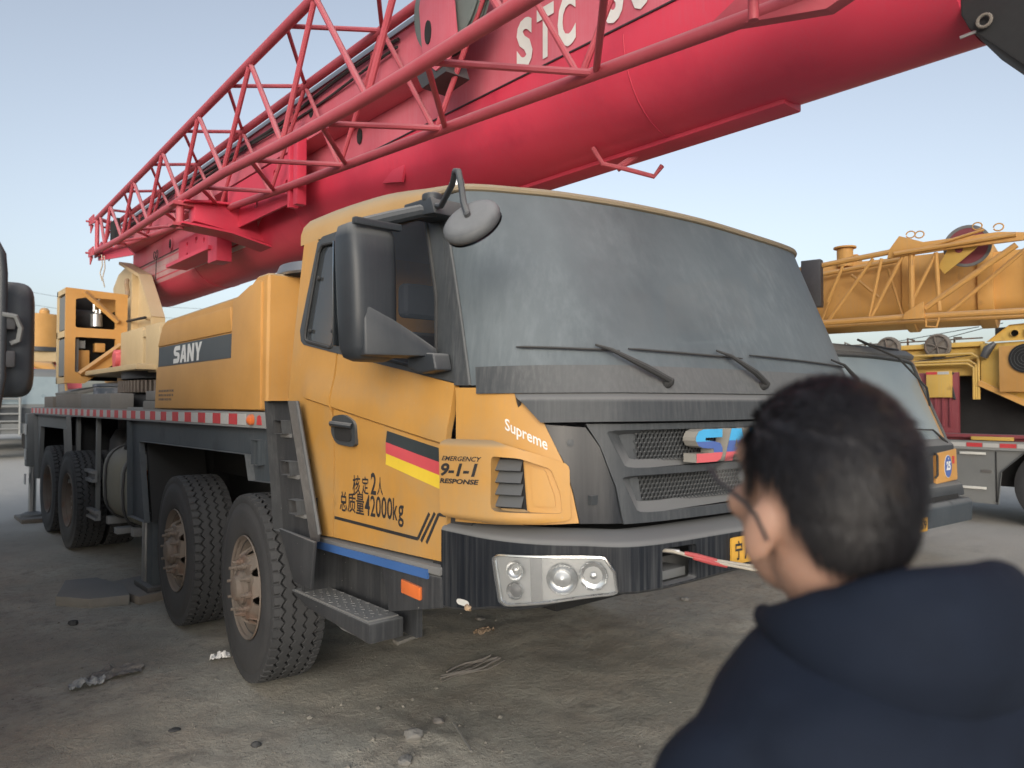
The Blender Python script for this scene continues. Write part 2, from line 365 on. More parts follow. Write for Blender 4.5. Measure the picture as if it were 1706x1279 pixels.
def ground():
    xs = axis_steps(.6, .05, 4.2, 900); ys = axis_steps(4.0, .05, 3.6, 900)
    vs = [(x, y, gh(x, y)) for y in ys for x in xs]; n = len(xs)
    fs = [(j * n + i, j * n + i + 1, (j + 1) * n + i + 1, (j + 1) * n + i) for j in range(len(ys) - 1) for i in range(n - 1)]
    m = bpy.data.materials.new('packed_earth'); m.use_nodes = True; t = m.node_tree; N = t.nodes; L = t.links; p = N['Principled BSDF']
    tc = N.new('ShaderNodeTexCoord')
    def noi(s, d=5, r=.6):
        n = N.new('ShaderNodeTexNoise'); n.inputs['Scale'].default_value = s; n.inputs['Detail'].default_value = d; n.inputs['Roughness'].default_value = r
        L.new(tc.outputs['Object'], n.inputs['Vector']); return n.outputs['Fac']
    def mix(f, a, b):
        n = N.new('ShaderNodeMix'); n.data_type = 'RGBA'; L.new(f, n.inputs[0])
        for i, v in ((6, a), (7, b)):
            if isinstance(v, tuple): n.inputs[i].default_value = (*v, 1)
            else: L.new(v, n.inputs[i])
        return n.outputs[2]
    def ramp(f, a, b):
        n = N.new('ShaderNodeMapRange'); L.new(f, n.inputs[0]); n.inputs[1].default_value = a; n.inputs[2].default_value = b; return n.outputs[0]
    c = mix(ramp(noi(.55, 6), .35, .65), (.20, .193, .165), (.34, .328, .285))
    c = mix(ramp(noi(2.6, 6), .42, .68), c, (.27, .245, .205))
    c = mix(ramp(noi(.33, 4), .54, .66), c, (.12, .114, .10))
    c = mix(ramp(noi(1.1, 5, .7), .62, .72), c, (.13, .124, .112))
    vo = N.new('ShaderNodeTexVoronoi'); vo.inputs['Scale'].default_value = 62; L.new(tc.outputs['Object'], vo.inputs['Vector'])
    peb = ramp(vo.outputs['Distance'], .30, .16)
    mm = N.new('ShaderNodeMath'); mm.operation = 'MULTIPLY'; L.new(peb, mm.inputs[0]); L.new(ramp(noi(3.1, 4), .5, .62), mm.inputs[1])
    c = mix(mm.outputs[0], c, (.33, .315, .28))
    c = mix(ramp(noi(14, 6, .75), .48, .70), c, (.19, .183, .16))
    c = mix(ramp(noi(6, 6, .7), .60, .74), c, (.15, .14, .122))
    c = mix(ramp(noi(120, 3), .60, .72), c, (.33, .32, .285))
    # far yard: dry concrete, its sunlit paleness painted into the colour
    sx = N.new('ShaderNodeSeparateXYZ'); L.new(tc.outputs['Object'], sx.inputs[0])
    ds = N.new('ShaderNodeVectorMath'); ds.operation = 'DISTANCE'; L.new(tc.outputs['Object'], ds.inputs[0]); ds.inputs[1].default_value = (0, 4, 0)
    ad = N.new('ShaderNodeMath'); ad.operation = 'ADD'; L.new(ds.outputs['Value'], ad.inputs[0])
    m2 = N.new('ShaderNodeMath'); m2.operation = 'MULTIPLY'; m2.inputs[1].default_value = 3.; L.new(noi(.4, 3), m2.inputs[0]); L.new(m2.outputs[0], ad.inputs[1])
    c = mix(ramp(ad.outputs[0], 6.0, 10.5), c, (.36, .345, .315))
    hv_ = N.new('ShaderNodeHueSaturation'); hv_.inputs['Value'].default_value = 1.38; L.new(c, hv_.inputs['Color']); c = hv_.outputs[0]
    L.new(c, p.inputs['Base Color']); p.inputs['Roughness'].default_value = .92; p.inputs['Specular IOR Level'].default_value = .25
    b = N.new('ShaderNodeBump'); b.inputs['Strength'].default_value = .8; b.inputs['Distance'].default_value = .02
    a2 = N.new('ShaderNodeMath'); a2.operation = 'ADD'; L.new(noi(28, 6, .7), a2.inputs[0]); L.new(mm.outputs[0], a2.inputs[1]); L.new(a2.outputs[0], b.inputs['Height'])
    L.new(b.outputs[0], p.inputs['Normal'])
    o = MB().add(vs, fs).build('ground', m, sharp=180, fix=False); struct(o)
ground()
def rock_geo(mb, c, r, seed, flat=.7, n=7):
    rr = random.Random(seed); bm = bmesh.new(); bmesh.ops.create_icosphere(bm, subdivisions=1 if n < 10 else 2, radius=1)
    k = Vector((rr.uniform(.7, 1.2), rr.uniform(.7, 1.2), flat)); of = Vector((seed, 0, 0))
    rot = Matrix.Rotation(rr.uniform(0, 6.3), 3, 'Z')
    vs = []
    for v in bm.verts:
        q = v.co * (1 + .35 * noise.noise(v.co * 1.3 + of)); q = Vector((q.x * k.x, q.y * k.y, q.z * k.z)) * r; vs.append(rot @ q + Vector(c))
    mb.add(vs, [tuple(v.index for v in f.verts) for f in bm.faces]); bm.free()
def gravel():
    mb = MB(); rr = random.Random(3)
    for i in range(3000):
        if i < 2500: x = rr.uniform(-1.6, 4.5); y = rr.uniform(1.2, 9)
        else: x = rr.gauss(.15, .4); y = rr.gauss(3.0, .45)
        r = rr.choice([.002, .003, .003, .004, .005, .009 if rr.random() < .3 else .004])
        if i > 2500 and rr.random() < .03: r = .015
        if min(math.hypot(x - a, y - b) for a, b in WC[:2]) < .25: continue
        rock_geo(mb, (x, y, gh(x, y) + r * .2), r, rr.uniform(0, 99))
    o = mb.build('gravel', mat('gravel_stone', (.20, .19, .165), .9, dust=.3, up=.1, scale=9, var=.35, dcol=(.22, .21, .185)), smooth=False, fix=False); struct(o, 'stuff')
gravel()
LV=[(0.93,[(0,4.05),(0,3.3),(0,2.68),(.008,2.44),(.045,2.2),(.13,2.02),(.25,1.89),(.42,1.79),(.85,1.73),(1.375,1.71)]),
    (1.65,[(0,4.05),(0,3.3),(0,2.72),(.012,2.44),(.055,2.23),(.14,2.07),(.26,1.95),(.43,1.85),(.85,1.79),(1.375,1.77)]),
    (2.57,[(.09,4.05),(.085,3.4),(.08,2.9),(.085,2.68),(.105,2.55),(.18,2.485),(.32,2.42),(.52,2.34),(.9,2.255),(1.375,2.21)])]
def _lev(k):
    n=LV[k][1]; return n+[(2.75-x,y) for x,y in n[-2::-1]]
LVF=[_lev(k) for k in range(3)]
def _cr(p,u):
    n=len(p); i=max(0,min(n-2,int(u))); t=u-i
    a=p[i-1] if i>0 else (2*p[0][0]-p[1][0],2*p[0][1]-p[1][1]); b=p[i]; c=p[i+1]
    d=p[i+2] if i+2<n else (2*p[-1][0]-p[-2][0],2*p[-1][1]-p[-2][1])
    return tuple(.5*((2*b[k])+(-a[k]+c[k])*t+(2*a[k]-5*b[k]+4*c[k]-d[k])*t*t+(-a[k]+3*b[k]-3*c[k]+d[k])*t**3) for k in (0,1))
def cab(u,z):
    if z<=1.65: t=(z-.93)/.72; A,B=LVF[0],LVF[1]
    else: t=((z-1.65)/.92); t=t if t<0 else t**1.12; A,B=LVF[1],LVF[2]
    a=_cr(A,u); b=_cr(B,u)
    return (a[0]+(b[0]-a[0])*t, a[1]+(b[1]-a[1])*t, z)
BR=[(0,4.3),(0,2.9),(-.005,2.5),(.008,2.2),(.07,2.02),(.178,1.885),(.34,1.735),(.81,1.68),(1.375,1.65)]
BRF=BR+[(2.75-x,y) for x,y in BR[-2::-1]]
def bump(u,z): 
    a=_cr(BRF,u); return (a[0],a[1],z)
LVF[2] = LV[2][1] + [(2.81 - x, y) for x, y in [(.9, 2.225), (.5, 2.25), (.32, 2.29), (.2, 2.37), (.125, 2.49), (.085, 2.66), (.08, 2.9), (.085, 3.4), (.11, 4.05)]]
def _bis(f, lo, hi, n=26):
    s = f(lo) > 0
    for _ in range(n):
        m = (lo + hi) / 2
        if (f(m) > 0) == s: lo = m
        else: hi = m
    return (lo + hi) / 2
def sideu(y, z): return _bis(lambda u: cab(u, z)[1] - y, 0, 5)
def side(y, z, o=0):                      # near flank of the cab by (Y, height)
    u = sideu(y, z); p = cab(u, z); return (p[0] - o, y, z)
def sidef(y, z): p = side(y, z); return (2.75 - p[0], y, z)
def front(x, z): return cab(_bis(lambda u: cab(u, z)[0] - x, 4, 14), z)
def nrm(fn, u, z): return fnorm(fn, u, z)
def sm(a, b, x):
    t = max(0, min(1, (x - a) / (b - a))); return t * t * (3 - 2 * t)

# ================================================================== the big truck crane
CR = thing('mobile_crane', 'big truck crane with yellow cab, red telescopic boom and red lattice jib overhead', 'crane', (1.375, 6.5, 0))
# ---- chassis
mb = MB(); mb.bx(.75, 2.0, 2.6, 12.6, .62, 1.02); mb.bx(.6, 2.15, 4.0, 12.7, 1.02, 1.40)
mb.build('chassis_frame', 'dark', CR, bevel=.01)
mb = MB(); mb.bx(.0, 2.75, 4.18, 12.75, 1.505, 1.575); mb.build('deck', 'frame', CR, bevel=.006)
mb = MB(); mb.bx(-.012, .012, 4.18, 12.76, 1.49, 1.588); mb.bx(0, 2.75, 12.75, 12.79, 1.46, 1.588); mb.build('deck_edge', 'rail', CR, bevel=.003)
for i in range(27):
    y = 4.74 + .30 * i
    if y > 12.6: break
    for k, nm in ((0, 'tape_red'), (1, 'tape_white')):
        a = y + (0 if k == 0 else -.15)
        mb = MB(); mb.bx(-.015, -.0125, a + .004, a + .146, 1.505, 1.575); mb.build('reflective_tape', nm, CR, smooth=False)
mb = MB(); mb.lathe([(0, 0), (.0, .035), (.02, .033), (.034, .018), (.038, 0)], (-.014, 4.49, 1.54), (-1, 0, 0), 20); mb.build('marker_lamp', 'orange', CR)
mb = MB(); mb.prism([(4.42, 1.51), (4.41, 1.56), (4.385, 1.57), (4.36, 1.56), (4.345, 1.51)], 'x', -.0165, -.0125); mb.build('reflective_tape', 'tape_red', CR)
# skirts (side panels over the wheels)
def plane_x(x): return lambda y, z: (x, y, z)
fs_poly = [(4.14, 1.492), (7.30, 1.492), (7.24, .64), (6.70, .64), (6.90, 1.315), (4.53, 1.325), (4.47, 1.17), (4.14, 1.18)]
mb = MB(); patch(mb, fs_poly, plane_x(0), .045, [[(4.33, 1.27), (4.43, 1.27), (4.43, 1.42), (4.33, 1.42)]], .4, .2, sign=1)
mb.build('front_skirt', 'frame', CR)
mb = MB(); mb.bx(.05, .9, 6.93, 6.96, .64, 1.49); mb.bx(.05, .9, 4.13, 6.95, 1.40, 1.43); mb.bx(.06, .9, 4.12, 4.15, 1.0, 1.45); mb.bx(.88, .9, 3.5, 6.95, .5, 1.45)
mb.build('wheel_arch', 'arch', CR)
mb = MB(); mb.prism([(6.70, .64), (6.90, 1.315), (6.93, 1.315), (6.74, .64)], 'x', .02, .5); mb.build('mud_flap', 'arch', CR)
mb = MB(); mb.bx(.04, .06, 4.33, 4.43, 1.27, 1.42); mb.build('slot_lining', 'dark', CR)
mb = MB(); mb.tube([(.0, 4.365, 1.39), (.0, 4.365, 1.31)], .013); mb.build('pull_handle', 'redlens', CR)
rs_poly = [(12.25, 1.487), (9.98, 1.487), (9.80, .72), (9.97, .78), (10.14, 1.34), (11.68, 1.335), (11.82, .62), (12.1, .60)]
mb = MB(); patch(mb, rs_poly, plane_x(0), .05, (), .5, .25); mb.build('rear_skirt', 'framegrey', CR)
mb = MB(); mb.bx(.05, 1.0, 9.98, 10.01, .72, 1.48); mb.bx(.05, 1.0, 9.98, 12.2, 1.42, 1.45); mb.bx(.98, 1.0, 9.9, 12.2, .5, 1.45); mb.bx(.05, 1.0, 12.1, 12.13, .6, 1.45); mb.build('wheel_arch', 'arch', CR)
# side guard rails
for (z0, z1, y0, y1) in ((.80, .925, 8.85, 10.1), (.415, .515, 8.68, 10.05)):
    mb = MB(); h = (z1 - z0)
    mb.prism([(.0, z0), (.0, z0 + h * .25), (.03, z0 + h * .3), (.03, z1 - h * .3), (.0, z1 - h * .25), (.0, z1), (.05, z1), (.05, z0)], 'y', y0, y1); mb.build('guard_rail', 'alu', CR)
mb = MB()
for y in (8.9, 9.9): mb.bx(.05, .09, y, y + .05, .42, 1.5)
mb.build('rail_bracket', 'framegrey', CR)
# tanks
def tank(y0, y1, x, z, r, name, m='tank'):
    prof = []; n = 28; mb = MB(); rings = []
    L = y1 - y0
    for t, s in ((0, .0), (0, .72), (.03, .86), (.09, .96), (.16, 1), (L - .16, 1), (L - .09, .96), (L - .03, .86), (L, .72), (L, 0)):
        ring = []
        for k in range(n):
            q = 2 * math.pi * k / n; c, s_ = math.cos(q), math.sin(q); e = .6
            ring.append((x + r[0] * s * math.copysign(abs(c) ** e, c), y0 + t, z + r[1] * s * math.copysign(abs(s_) ** e, s_)))
        rings.append(ring)
    vs = [p for rg in rings for p in rg]; fs = [(i * n + k, i * n + (k + 1) % n, (i + 1) * n + (k + 1) % n, (i + 1) * n + k) for i in range(len(rings) - 1) for k in range(n)]
    mb.add(vs, fs); o = mb.build(name, m, CR); return o
tk = tank(8.25, 8.82, .42, .83, (.36, .38), 'fuel_tank'); tk2 = tank(7.55, 8.12, .42, .80, (.36, .36), 'fuel_tank')
for tkk, y, z in ((tk, 8.5, .83), (tk2, 7.8, .80)):
    mb = MB(); pr = []
    for k in range(25):
        q = 2 * math.pi * k / 24; c, s_ = math.cos(q), math.sin(q); pr.append((.42 + .372 * math.copysign(abs(c) ** .6, c), y, z + .392 * math.copysign(abs(s_) ** .6, s_)))
    mb.tube(pr, .013, 6); mb.build('tank_strap', 'darksteel', tkk)
mb = MB()
mb.lathe([(0, .20), (-.02, .21), (-.03, .17), (-.03, .0)], (.42, 7.55, .80), (0, 1, 0)); mb.lathe([(0, .05), (-.08, .05), (-.08, 0)], (.42, 7.52, .80), (0, 1, 0), 16); mb.build('tank_cap', 'tank', tk2)
for q_ in ((.1, .7, 7.62, 7.7, .38, .46), (.1, .7, 8.6, 8.68, .38, .46), (.05, .5, 8.0, 8.12, .36, .42)): mb = MB(); mb.bx(*q_); mb.build('tank_bracket', 'alu', CR, bevel=.005)
mb = MB(); mb.tube([(.12, 7.42, 1.02), (.12, 7.42, .62)], .05, 12); mb.build('filter', 'orange', CR)
mb = MB(); mb.lathe([(0, .0), (0, .17), (.28, .15), (.40, .09), (.42, .0)], (.45, 9.45, .94), (0, 0, 1), 24); mb.tube([(.45, 9.45, 1.3), (.45, 9.45, 1.5)], .07, 14); mb.build('air_filter', 'darksteel', CR); mb = MB(); mb.tube([(.3, 8.3, 1.22), (.3, 8.1, 1.35), (.5, 7.9, 1.4)], .09, 14)
mb.build('intake_duct', 'darksteel', CR)
mb = MB(); mb.tube([(.12, 8.0, 1.2), (.12, 7.9, 1.27), (.15, 7.6, 1.28), (.3, 7.4, 1.4)], .022, 8); mb.tube([(.2, 8.1, 1.18), (.2, 7.8, 1.32), (.2, 7.5, 1.47)], .018, 8); mb.tube([(.1, 7.4, 1.15), (.05, 7.45, 1.0), (.1, 7.42, .85)], .018, 8); mb.build('hose', 'plastic', CR)
mb = MB(); mb.bx(.5, .55, 7.3, 9.9, .6, 1.5); mb.build('inner_panel', 'dark', CR)
# outrigger jacks
def jack(x, y, zt, foot=.09):
    mb = MB(); mb.bx(x - .09, x + .09, y - .09, y + .09, zt - .75, zt); o = mb.build('outrigger_leg', 'framegrey', CR, bevel=.01)
    mb = MB(); mb.cyl((x, y, foot), (x, y, zt - .7), .05, 18); mb.build('jack_rod', 'steel', o)
    mb = MB(); mb.lathe([(0, .0), (0, .16), (.03, .15), (.06, .08), (.08, 0)], (x, y, foot - .05), (0, 0, 1), 24); mb.build('jack_foot', 'framegrey', o)
mb = MB(); mb.bx(.03, .17, 6.74, 6.90, .10, .70); mb.build('outrigger_leg', 'frame', CR, bevel=.006)
mb = MB(); mb.bx(.02, .06, 6.92, 7.02, .10, .66); mb.build('outrigger_leg', 'steel', CR, bevel=.006)
mb = MB(); mb.bx(-.02, .2, 6.68, 7.1, .055, .10); mb.build('jack_foot', 'darksteel', CR, bevel=.006)
jack(-.02, 12.45, 1.5); jack(2.8, 12.45, 1.5)
for z in (1.3, .95, .6): mb = MB(); mb.bx(-.125, -.114, 12.35, 12.47, z - .1, z + .05); mb.build('reflective_tape', 'tape_white', CR)

# ---- wheels
RT = .55
def tyre_mb(c, wd, s=-1):               # outer face on side s of x
    mb = MB(); NP = 56; W2 = wd / 2; cols = None
    ring = []
    for i in range(NP):
        for j, (t, zg, notch) in enumerate(((0, -1, 1), (.15, -.6, 1), (.17, -.6, 0), (.5, 1, 0), (.83, -.4, 0))):
            a = 2 * math.pi * (i + t) / NP; z = zg * .011
            prof = [(-W2 + .004, RT - .055), (-W2, RT - .03), (-W2 + .006, RT - (.016 if notch else .006)), (-W2 + .035, RT - (.016 if notch else .001))]
            for g in (-.62, -.21, .21, .62):
                x = g * W2 + z
                prof += [(x - .0075, RT), (x - .005, RT - .022), (x + .005, RT - .022), (x + .0075, RT)]
            prof += [(W2 - .035, RT - (.016 if notch else .001)), (W2 - .006, RT - (.016 if notch else .006)), (W2, RT - .03), (W2 - .004, RT - .055)]
            ring.append([(x, r * math.cos(a), r * math.sin(a)) for x, r in prof])
    n = len(ring); m = len(ring[0])
    mb.add([Vector(c) + Vector(p) for rg in ring for p in rg], [(i * m + k, i * m + k + 1, ((i + 1) % n) * m + k + 1, ((i + 1) % n) * m + k) for i in range(n) for k in range(m - 1)])
    for sg in (-1, 1):
        prof = [(sg * (W2 - .004), RT - .055), (sg * (W2 + .004), RT - .09), (sg * (W2 + .0055), RT - .094), (sg * (W2 + .006), RT - .13), (sg * (W2 + .003), RT - .19), (sg * (W2 - .006), RT - .232), (sg * (W2 - .012), RT - .242), (sg * (W2 - .03), RT - .255), (sg * (W2 - .04), RT - .28)]
        mb.lathe(prof, c, (1, 0, 0), 72)
    return mb
def make_wheel(x, y, steer=0, dual=False, flip=False):
    piv = Vector((x, y, RT)); sgn = 1 if flip else -1
    def tr(mb):
        rot = Matrix.Rotation(R(steer), 3, 'Z')
        mb.v = [rot @ (v - piv) * 1 + piv for v in mb.v]; return mb
    rot = Matrix.Rotation(R(steer), 3, 'Z')
    W = .30; cx = x - sgn * W / 2          # x is the outer face
    mb = tr(tyre_mb((cx, y, RT), W)); wh = mb.build('wheel', 'rim', CR) if False else None
    r0 = MB(); hw = []
    rim = [(0 * sgn, .288), (.012 * sgn, .30), (.004 * sgn, .304), (-.012 * sgn, .285), (-.03 * sgn, .272), (-.12 * sgn, .262), (-.28 * sgn, .262), (-.29 * sgn, .30)]
    r0.lathe(rim, (x + .012 * -sgn, y, RT), (1, 0, 0), 48)
    wh = tr(r0).build('wheel', 'rim', CR)
    if dual:
        t2 = tyre_mb((cx - sgn * .34, y, RT), W)
        mb.add(tr(t2).v, t2.f)
    mb.build('tyre', 'tyre', wh, fix=False, sharp=30)
    d0 = -.005 if not dual else .115        # disc depth: negative is proud of the rim
    cone0 = .11 if not dual else .125
    def disc(a, b):
        r = math.hypot(a, b); t = sm(.178, .258, r)
        return (x - sgn * (d0 + (cone0 - d0) * t), y + a, RT + b)
    circ = lambda r, n, cx=0, cy=0: [(cx + r * math.cos(2 * math.pi * k / n), cy + r * math.sin(2 * math.pi * k / n)) for k in range(n)]
    holes = [circ(.030, 12, .219 * math.cos(q), .219 * math.sin(q)) for q in [2 * math.pi * k / 8 + .2 for k in range(8)]]
    dm = MB(); patch(dm, circ(.262, 48), disc, .012, holes + [circ(.098, 20)], .03, .03); tr(dm).build('wheel_disc', 'rim', wh, fix=False)
    bk = MB(); bk.lathe([(-sgn * (cone0 + .05), .0), (-sgn * (cone0 + .05), .262)], (x, y, RT), (1, 0, 0), 32); tr(bk).build('brake_drum', 'dark', wh)
    hb = MB(); p = d0
    hb.lathe([(sgn * -p, .10), (sgn * (-p + .02), .098), (sgn * (-p + .03), .08), (sgn * (-p + .035), .075), (sgn * (-p + .055), .068), (sgn * (-p + .06), .055), (sgn * (-p + .06), 0)], (x, y, RT), (1, 0, 0), 24)
    tr(hb).build('hub', 'rim', wh)
    for k in range(10):
        q = 2 * math.pi * k / 10 + .1; yy, zz = y + .148 * math.cos(q), RT + .148 * math.sin(q)
        nb = MB(); a0 = x - sgn * d0
        nb.lathe([(0, .021), (sgn * .012, .021), (sgn * .014, .017), (sgn * .028, .016), (sgn * .030, .010), (sgn * .055, .009), (sgn * .057, 0)], (a0, yy, zz), (1, 0, 0), 6 if False else 8)
        tr(nb).build('wheel_nut', 'rim', wh)
    return wh
make_wheel(-.10, 4.375, -5.5); make_wheel(-.07, 5.81, -3)
make_wheel(-.09, 9.65, 0, True); make_wheel(-.06, 11.07, 0, True)
for y, st, du in ((4.375, -5, False), (5.81, -3, False), (9.65, 0, True), (11.07, 0, True)):
    mb = MB(); mb.lathe([(0, .3), (0, .5), (.04, RT), (.26, RT), (.3, .5), (.3, .3), (.2, .25), (.2, 0)], (2.42, y, RT), (1, 0, 0), 40); far = mb.build('wheel', 'tyre', CR)
for y in (4.375, 5.81, 9.65, 11.07):
    mb = MB(); mb.cyl((.2, y, RT), (2.5, y, RT), .09, 14); mb.build('axle', 'dark', CR)

# ---- cab shell
def crease(y, z, o=0):
    zc = 1.462 + (y - 2.424) * .1525                      # belt crease along the flank
    k = (.020 if z > zc + .0055 else 0 if z < zc - .0055 else .020 * (z - zc + .0055) / .011) * sm(3.86, 3.74, y) * sm(zc + .20, zc + .02, z)
    zc2 = 1.36 + (y - 2.4) * .10                           # soft swage below
    k += -.012 * sm(zc2 + .05, zc2 - .05, z) * sm(3.85, 3.5, y)
    k += .02 * sm(1.02, .95, z) * 0
    p = side(y, z); return (p[0] - k - o, y, z)
CRL = [[(y_, 1.462 + (y_ - 2.424) * .1525 + o_) for y_ in (2.40, 3.10, 3.80)] for o_ in (-.0056, .0056)]
door_poly = [(2.445, 1.722), (2.512, .982), (3.47, .955), (3.452, 1.905)]
rear_poly = [(3.476, 1.905), (3.484, .953), (3.615, .946), (3.875, 1.655), (4.05, 1.655), (4.05, 2.575), (3.86, 2.57), (3.80, 2.545), (3.925, 2.05), (3.90, 1.99), (3.86, 1.975)]
belt = [(3.90, 1.99), (3.86, 1.965), (3.452, 1.893), (2.43, 1.722)]
winz_poly = [(3.925, 2.05), (3.90, 1.99), (3.86, 1.967), (3.454, 1.897), (2.440, 1.726), (2.50, 2.0), (2.60, 2.38), (2.665, 2.5), (2.73, 2.535), (3.40, 2.562), (3.76, 2.565), (3.815, 2.54)]
q_hole = rnd([(3.855, 1.99), (3.50, 1.925), (3.50, 2.50), (3.745, 2.515), (3.78, 2.48)], .12)
d_hole = rnd([(3.405, 1.92), (2.56, 1.775), (2.60, 2.10), (2.72, 2.45), (2.80, 2.50), (3.405, 2.515)], .10)
top_poly = [(4.05, 2.575), (3.86, 2.57), (3.76, 2.567), (3.40, 2.564), (2.73, 2.537), (2.665, 2.502), (2.66, 2.56), (2.9, 2.60), (4.05, 2.64)]
for mir in (0, 1):
    F = (lambda f: (lambda y, z: (lambda p: (2.75 - p[0], p[1], p[2]))(f(y, z))))(crease) if mir else crease
    G = sidef if mir else side
    sg = -1 if mir else 1
    sg2 = -sg
    mb = MB(); patch(mb, rear_poly, F, .03, (), .05, .04, sign=sg2, lines=[[p for p in c_] for c_ in [[(y_, 1.462 + (y_ - 2.424) * .1525 + o_) for y_ in (3.50, 3.78)] for o_ in (-.0056, .0056)]]); mb.build('cab_side', 'yellow', CR)
    mb = MB(); patch(mb, door_poly, F, .03, (), .05, .03, sign=sg2, off=.002, lines=[[(y_, 1.462 + (y_ - 2.424) * .1525 + o_) for y_ in (2.475, 3.455)] for o_ in (-.0056, .0056)]); dr = mb.build('door', 'yellow', CR)
    mb = MB(); patch(mb, top_poly, G, .02, (), .2, .05, sign=sg2, off=.0); mb.build('roof_rail', 'yellow', CR)
    mb = MB(); patch(mb, winz_poly, G, .04, [q_hole, d_hole], .15, .06, sign=sg2, off=.006); wf = mb.build('window_frame', 'plastic', CR)
    mb = MB(); patch(mb, q_hole, G, 0, (), .2, .1, sign=sg2, off=-.006, rim=False); mb.build('quarter_window', 'quarter', CR)
    mb = MB(); patch(mb, d_hole, G, 0, (), .2, .1, sign=sg2, off=-.014, rim=False); mb.build('door_window', 'side', CR)
    if not mir: DOOR = dr; WF = wf
mb = MB()      # dark seals of the quarter window and its catches
mb.tube([side(y, z, .008) for y, z in q_hole + q_hole[:1]], .009, 6); mb.build('window_seal', 'rubber', WF)
mb = MB(); mb.tube([side(y, z, .008) for y, z in d_hole + d_hole[:1]], .009, 6); mb.build('window_seal', 'rubber', WF)
for y, z in ((3.76, 2.33), (3.53, 2.36), (3.80, 2.04), (3.53, 2.02)):
    mb = MB(); p = side(y, z, .0); mb.lathe([(0, .012), (.01, .012), (.014, 0)], p, (-1, 0, 0), 12); mb.build('window_catch', 'rubber', WF)
mb = MB(); patch(mb, [(2.435, 1.74), (2.36, 1.74), (2.36, .96), (2.51, .97)], side, 0, (), .1, .2, sign=-1, off=-.03, rim=False); patch(mb, [(3.40, 1.9), (3.55, 1.9), (3.55, .95), (3.40, .95)], side, 0, (), .1, .2, sign=-1, off=-.03, rim=False); mb.build('door_seal', 'rubber', CR)
# handle
mb = MB(); hp = rnd([(3.45, 1.575), (3.33, 1.587), (3.215, 1.55), (3.205, 1.425), (3.40, 1.435), (3.462, 1.49)], .28)
patch(mb, hp, lambda y, z: side(y, z), .03, (), .05, .03, sign=-1, off=.016); hd = mb.build('door_handle', 'plastic', DOOR)
mb = MB(); patch(mb, rnd([(3.42, 1.53), (3.25, 1.53), (3.24, 1.45), (3.41, 1.455)], .3), lambda y, z: side(y, z), .03, (), .05, .03, sign=-1, off=.020); mb.build('handle_recess', 'dark', DOOR)
mb = MB(); mb.tube([side(3.44, 1.535, .022), side(3.40, 1.54, .045), side(3.28, 1.535, .045), side(3.23, 1.53, .022)], .014, 8); mb.build('handle_grip', 'vinyl', DOOR)
# flag, writing and stripe on the door
def ctr(y, z): p = crease(y, z); return Vector(p)
for k, nm in enumerate(('fblack', 'fred', 'fgold')):
    a = [(2.935 + .01 * k, 1.515 - .052 * k), (2.52, 1.452 - .058 * k), (2.52, 1.452 - .058 * (k + 1)), (2.945 + .01 * k, 1.515 - .052 * (k + 1))]
    mb = MB(); patch(mb, a, crease, .001, (), .05, .03, sign=-1, off=.0045); mb.build('flag_stripe', nm, DOOR, fix=False)
def doortext(body, y0, y1, za, zb, h, **k):
    mb = MB(); text(mb, body, lambda x, y, d: crease(y0 + (y1 - y0) * x, za + (zb - za) * x + h * y, .004 + d), **k); return mb.build('lettering', 'ink', DOOR, smooth=False, fix=False)
doortext('核', 3.275, 3.20, 1.192, 1.197, .095, bold=.012); doortext('定', 3.185, 3.12, 1.20, 1.203, .088, bold=.012); doortext('2', 3.10, 3.05, 1.208, 1.208, .105, bold=.022); doortext('人', 3.04, 2.99, 1.21, 1.213, .085, bold=.012)
for i, (ch, wd, hh, dz) in enumerate((('总', .078, .10, 0), ('质', .078, .10, 0), ('量', .078, .10, 0), ('4', .05, .10, 0), ('2', .045, .10, 0), ('0', .045, .10, 0), ('0', .045, .10, 0), ('0', .045, .10, 0), ('k', .04, .10, 0), ('g', .045, .098, -.026))):
    y0 = 3.405 - sum((.083, .083, .083, .054, .05, .05, .05, .05, .045, .0)[:i])
    doortext(ch, y0, y0 - wd, 1.098 + i * .0015 + dz, 1.099 + i * .0015 + dz, hh, bold=.012)
mb = MB()
for a, b in (((3.49 - .03, 1.057), (2.70, 1.052)), ((2.70, 1.052), (2.615, 1.172)), ((2.675, 1.045), (2.575, 1.178)), ((2.635, 1.043), (2.548, 1.175))):
    dv = Vector((b[0] - a[0], b[1] - a[1])).normalized() * 0; wv = Vector((-(b[1] - a[1]), b[0] - a[0])).normalized() * .0075
    patch(mb, [(a[0] + wv.x, a[1] + wv.y), (b[0] + wv.x, b[1] + wv.y), (b[0] - wv.x, b[1] - wv.y), (a[0] - wv.x, a[1] - wv.y)], crease, .001, (), .06, .03, sign=-1, off=.004)
patch(mb, [(2.548, 1.182), (2.50, 1.182), (2.50, 1.168), (2.552, 1.168)], crease, .001, (), .06, .03, sign=-1, off=.004)
mb.build('door_stripe', 'ink', DOOR, fix=False)

